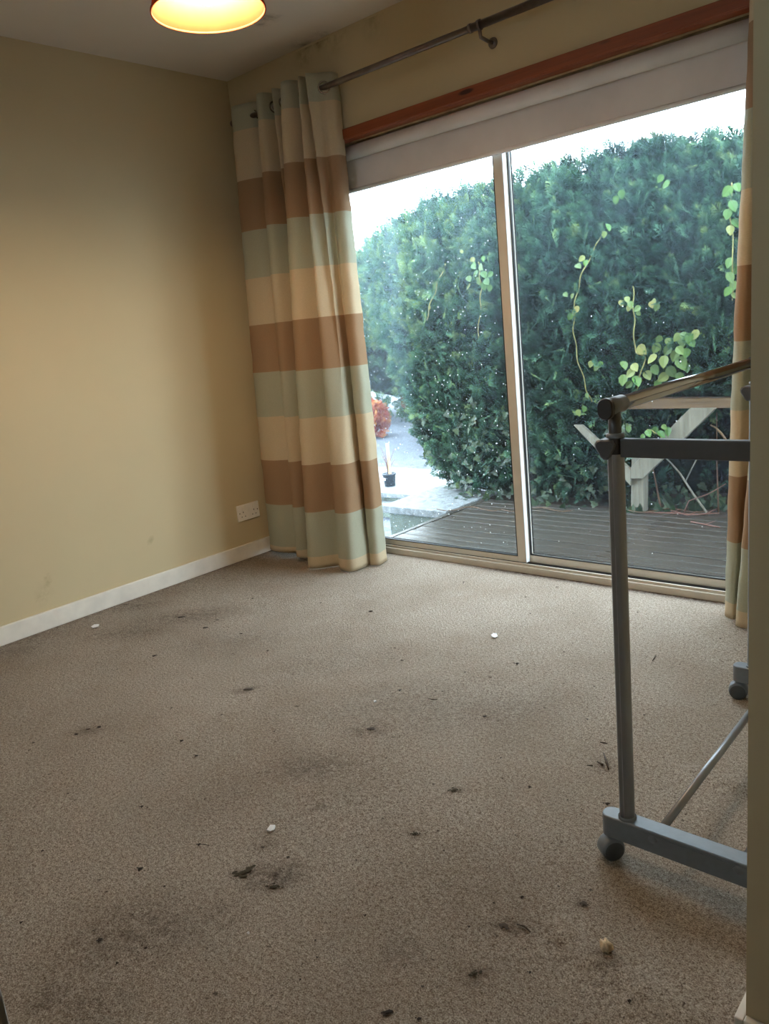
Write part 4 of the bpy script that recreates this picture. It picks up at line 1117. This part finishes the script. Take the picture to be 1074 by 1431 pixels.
for i, (px, py, w, asp) in enumerate(small):
    p = onz(px, py); dark = bool(i % 3)
    if p[1] > -0.45: zone = 'in front of the sliding door track'
    elif p[0] > 2.35: zone = 'beside the clothes rail'
    elif p[0] < 0.45: zone = 'near the left skirting'
    elif p[1] > -0.95: zone = 'between the curtain and the long smear'
    elif p[0] < 1.25: zone = 'left of the mossy clumps'
    elif p[1] < -1.75: zone = 'around the mossy clumps nearer the doorway'
    else: zone = 'in the middle of the room'
    kind = ('dark' if dark else 'grey-brown')+(' elongated' if asp > 1.25 else ' roundish')
    crumb(px, py, w, asp, rng.uniform(-0.3, 0.3), 'crumb_dark' if dark else 'crumb_grey', 'dirt_crumb', 'tiny '+kind+' crumb on the carpet '+zone, 'tiny dirt crumbs '+zone)
big = [(254, 1036, 8, 1, 'crumb_dark', 'round black crumb near the long dark smear on the carpet'),
       (635, 1105, 13, 1.2, 'moss_dark', 'round mossy lump of dirt in the middle of the carpet'),
       (740, 1101, 7, 1, 'crumb_dark', 'black crumb between the mossy lump and the clothes rail castor'),
       (580, 1166, 10, 1.2, 'moss_dark', 'small brownish lump of dirt below the round mossy lump'),
       (518, 855, 8, 1.4, 'crumb_dark', 'dark crumb on the pale carpet in front of the left curtain'),
       (722, 928, 8, 1.3, 'crumb_dark', 'dark crumb beside the little white disc on the carpet'),
       (346, 964, 11, 2.2, 'crumb_grey', 'long dark smear of dirt on the carpet'),
       (518, 1019, 10, 2.0, 'crumb_grey', 'flat grey-brown flake of dirt on a grey carpet stain'),
       (344, 1219, 16, 2.2, 'moss_dark', 'largest dark mossy clump near the white paper chip'),
       (384, 1240, 12, 1.8, 'moss_dark', 'crumbly mossy clump beside the largest clump'),
       (255, 863, 7, 2.6, 'crumb_dark', 'long dark crumb on the carpet near the left skirting'),
       (288, 878, 7, 1.8, 'crumb_dark', 'dark crumb on the carpet between skirting and left curtain'),
       (175, 846, 6, 2.0, 'crumb_grey', 'flat dark flake tight against the left skirting'),
       (217, 917, 7, 1.6, 'crumb_dark', 'dark flake on the carpet left of the long smear'),
       (139, 1017, 9, 1.2, 'crumb_dark', 'largest crumb of a short row on the carpet'),
       (704, 1295, 12, 1.8, 'crumb_grey', 'flat brown flake on the carpet before the castor'),
       (815, 1264, 11, 1.6, 'crumb_grey', 'grey flake on the carpet below the clothes rail castor'),
       (663, 1362, 12, 1.3, 'moss_dark', 'dark greenish clump on the carpet away from the rail'),
       (198, 1128, 6, 1.4, 'crumb_dark', 'small brown seed husk on the carpet')]
for px, py, w, asp, mat, lab in big:
    crumb(px, py, w, asp, rng.uniform(-0.3, 0.3), mat, 'dirt_clump', lab, None)
def twiglet(lab, pts, r=0.002):
    o = tube('twig_scrap', 'crumb_grey', [tuple(np.array(onz(a, b))+np.array([0, 0, 0.004])) for a, b in pts], [r*(0.35, 0.8, 0.45)[min(i, 2)] for i in range(len(pts))], None, 5); tag(o, lab, 'twig', 'twig scraps on the carpet')
twiglet('short dark twig scrap standing out on the pale carpet by the rail post', [(911, 925), (914, 921), (916, 917)], 0.003)
twiglet('dark forked twig scrap on the carpet left of the rail post', [(843, 1054), (847, 1066), (850, 1077)], 0.004)
twiglet('thin dark twig scrap lying across the carpet left of the rail post', [(838, 1039), (844, 1040), (848, 1041)], 0.003)
twiglet('dark twig scrap pair beside the forked one', [(820, 1071), (828, 1072)], 0.003)
twiglet('dark curved twig scrap touching the forked one', [(834, 1066), (842, 1071)], 0.004)
twiglet('long thin straw of dirt on the middle of the carpet', [(598, 978), (604, 979), (611, 979)], 0.002)
twiglet('thin curved dark hair-like twig beside the flat brown flake', [(722, 1294), (733, 1297), (741, 1305)], 0.0025)
twiglet('thin dark strand beside the mossy clumps', [(280, 1182), (286, 1182), (293, 1184)], 0.0012)
def paper(lab, outline, h=0.004, cat='paper', mat='paper_white'):
    bm = bmesh.new(); P = [onz(*p) for p in outline]
    lo = [bm.verts.new((p[0], p[1], 0.003)) for p in P]; hi = [bm.verts.new((p[0], p[1], 0.003+h*(0.6+0.8*((i*7) % 3)/2))) for i, p in enumerate(P)]
    m = len(P)
    for k in range(m): bm.faces.new((lo[k], lo[(k+1) % m], hi[(k+1) % m], hi[k]))
    bm.faces.new(lo[::-1]); bm.faces.new(hi)
    o = link('paper_scrap', bm_mesh('paper_scrap', bm), mat); tag(o, lab, cat, 'white scraps on the carpet')
paper('white angular paper chip beside the dark mossy clumps', [(373, 1162), (378, 1156), (385, 1157), (383, 1162), (378, 1165)])
paper('long white scrap on the carpet near the left skirting', [(127, 877), (132, 874.5), (139, 874.5), (138, 877), (130, 879)])
paper('little white disc on the pale carpet before the sliding door', [(686, 889), (689, 887), (694, 888), (695, 891), (691, 893), (687, 892)])
paper('tiny white fleck on the carpet below the mossy clumps', [(345, 1306), (347, 1305), (349, 1306), (347, 1308)], 0.003)
paper('tiny white fleck on the carpet near the thin straw', [(522, 981), (525, 980.5), (526, 982), (523, 983)], 0.003)
# pale fluff tuft
p = onz(846, 1330); bm = bmesh.new(); bmesh.ops.create_icosphere(bm, subdivisions=3, radius=1.0)
for v in bm.verts:
    k = 1+0.18*math.sin(v.co.x*7+v.co.y*5)+0.12*math.sin(v.co.z*11+v.co.y*9)
    v.co = Vector((p[0]+v.co.x*0.012*k, p[1]+v.co.y*0.010*k, 0.012+v.co.z*0.012*k))
tag(link('fluff_tuft', bm_mesh('fluff_tuft', bm), 'fluff_pale', None, True), 'pale tuft of fluff on the carpet below the clothes rail foot', 'fluff')
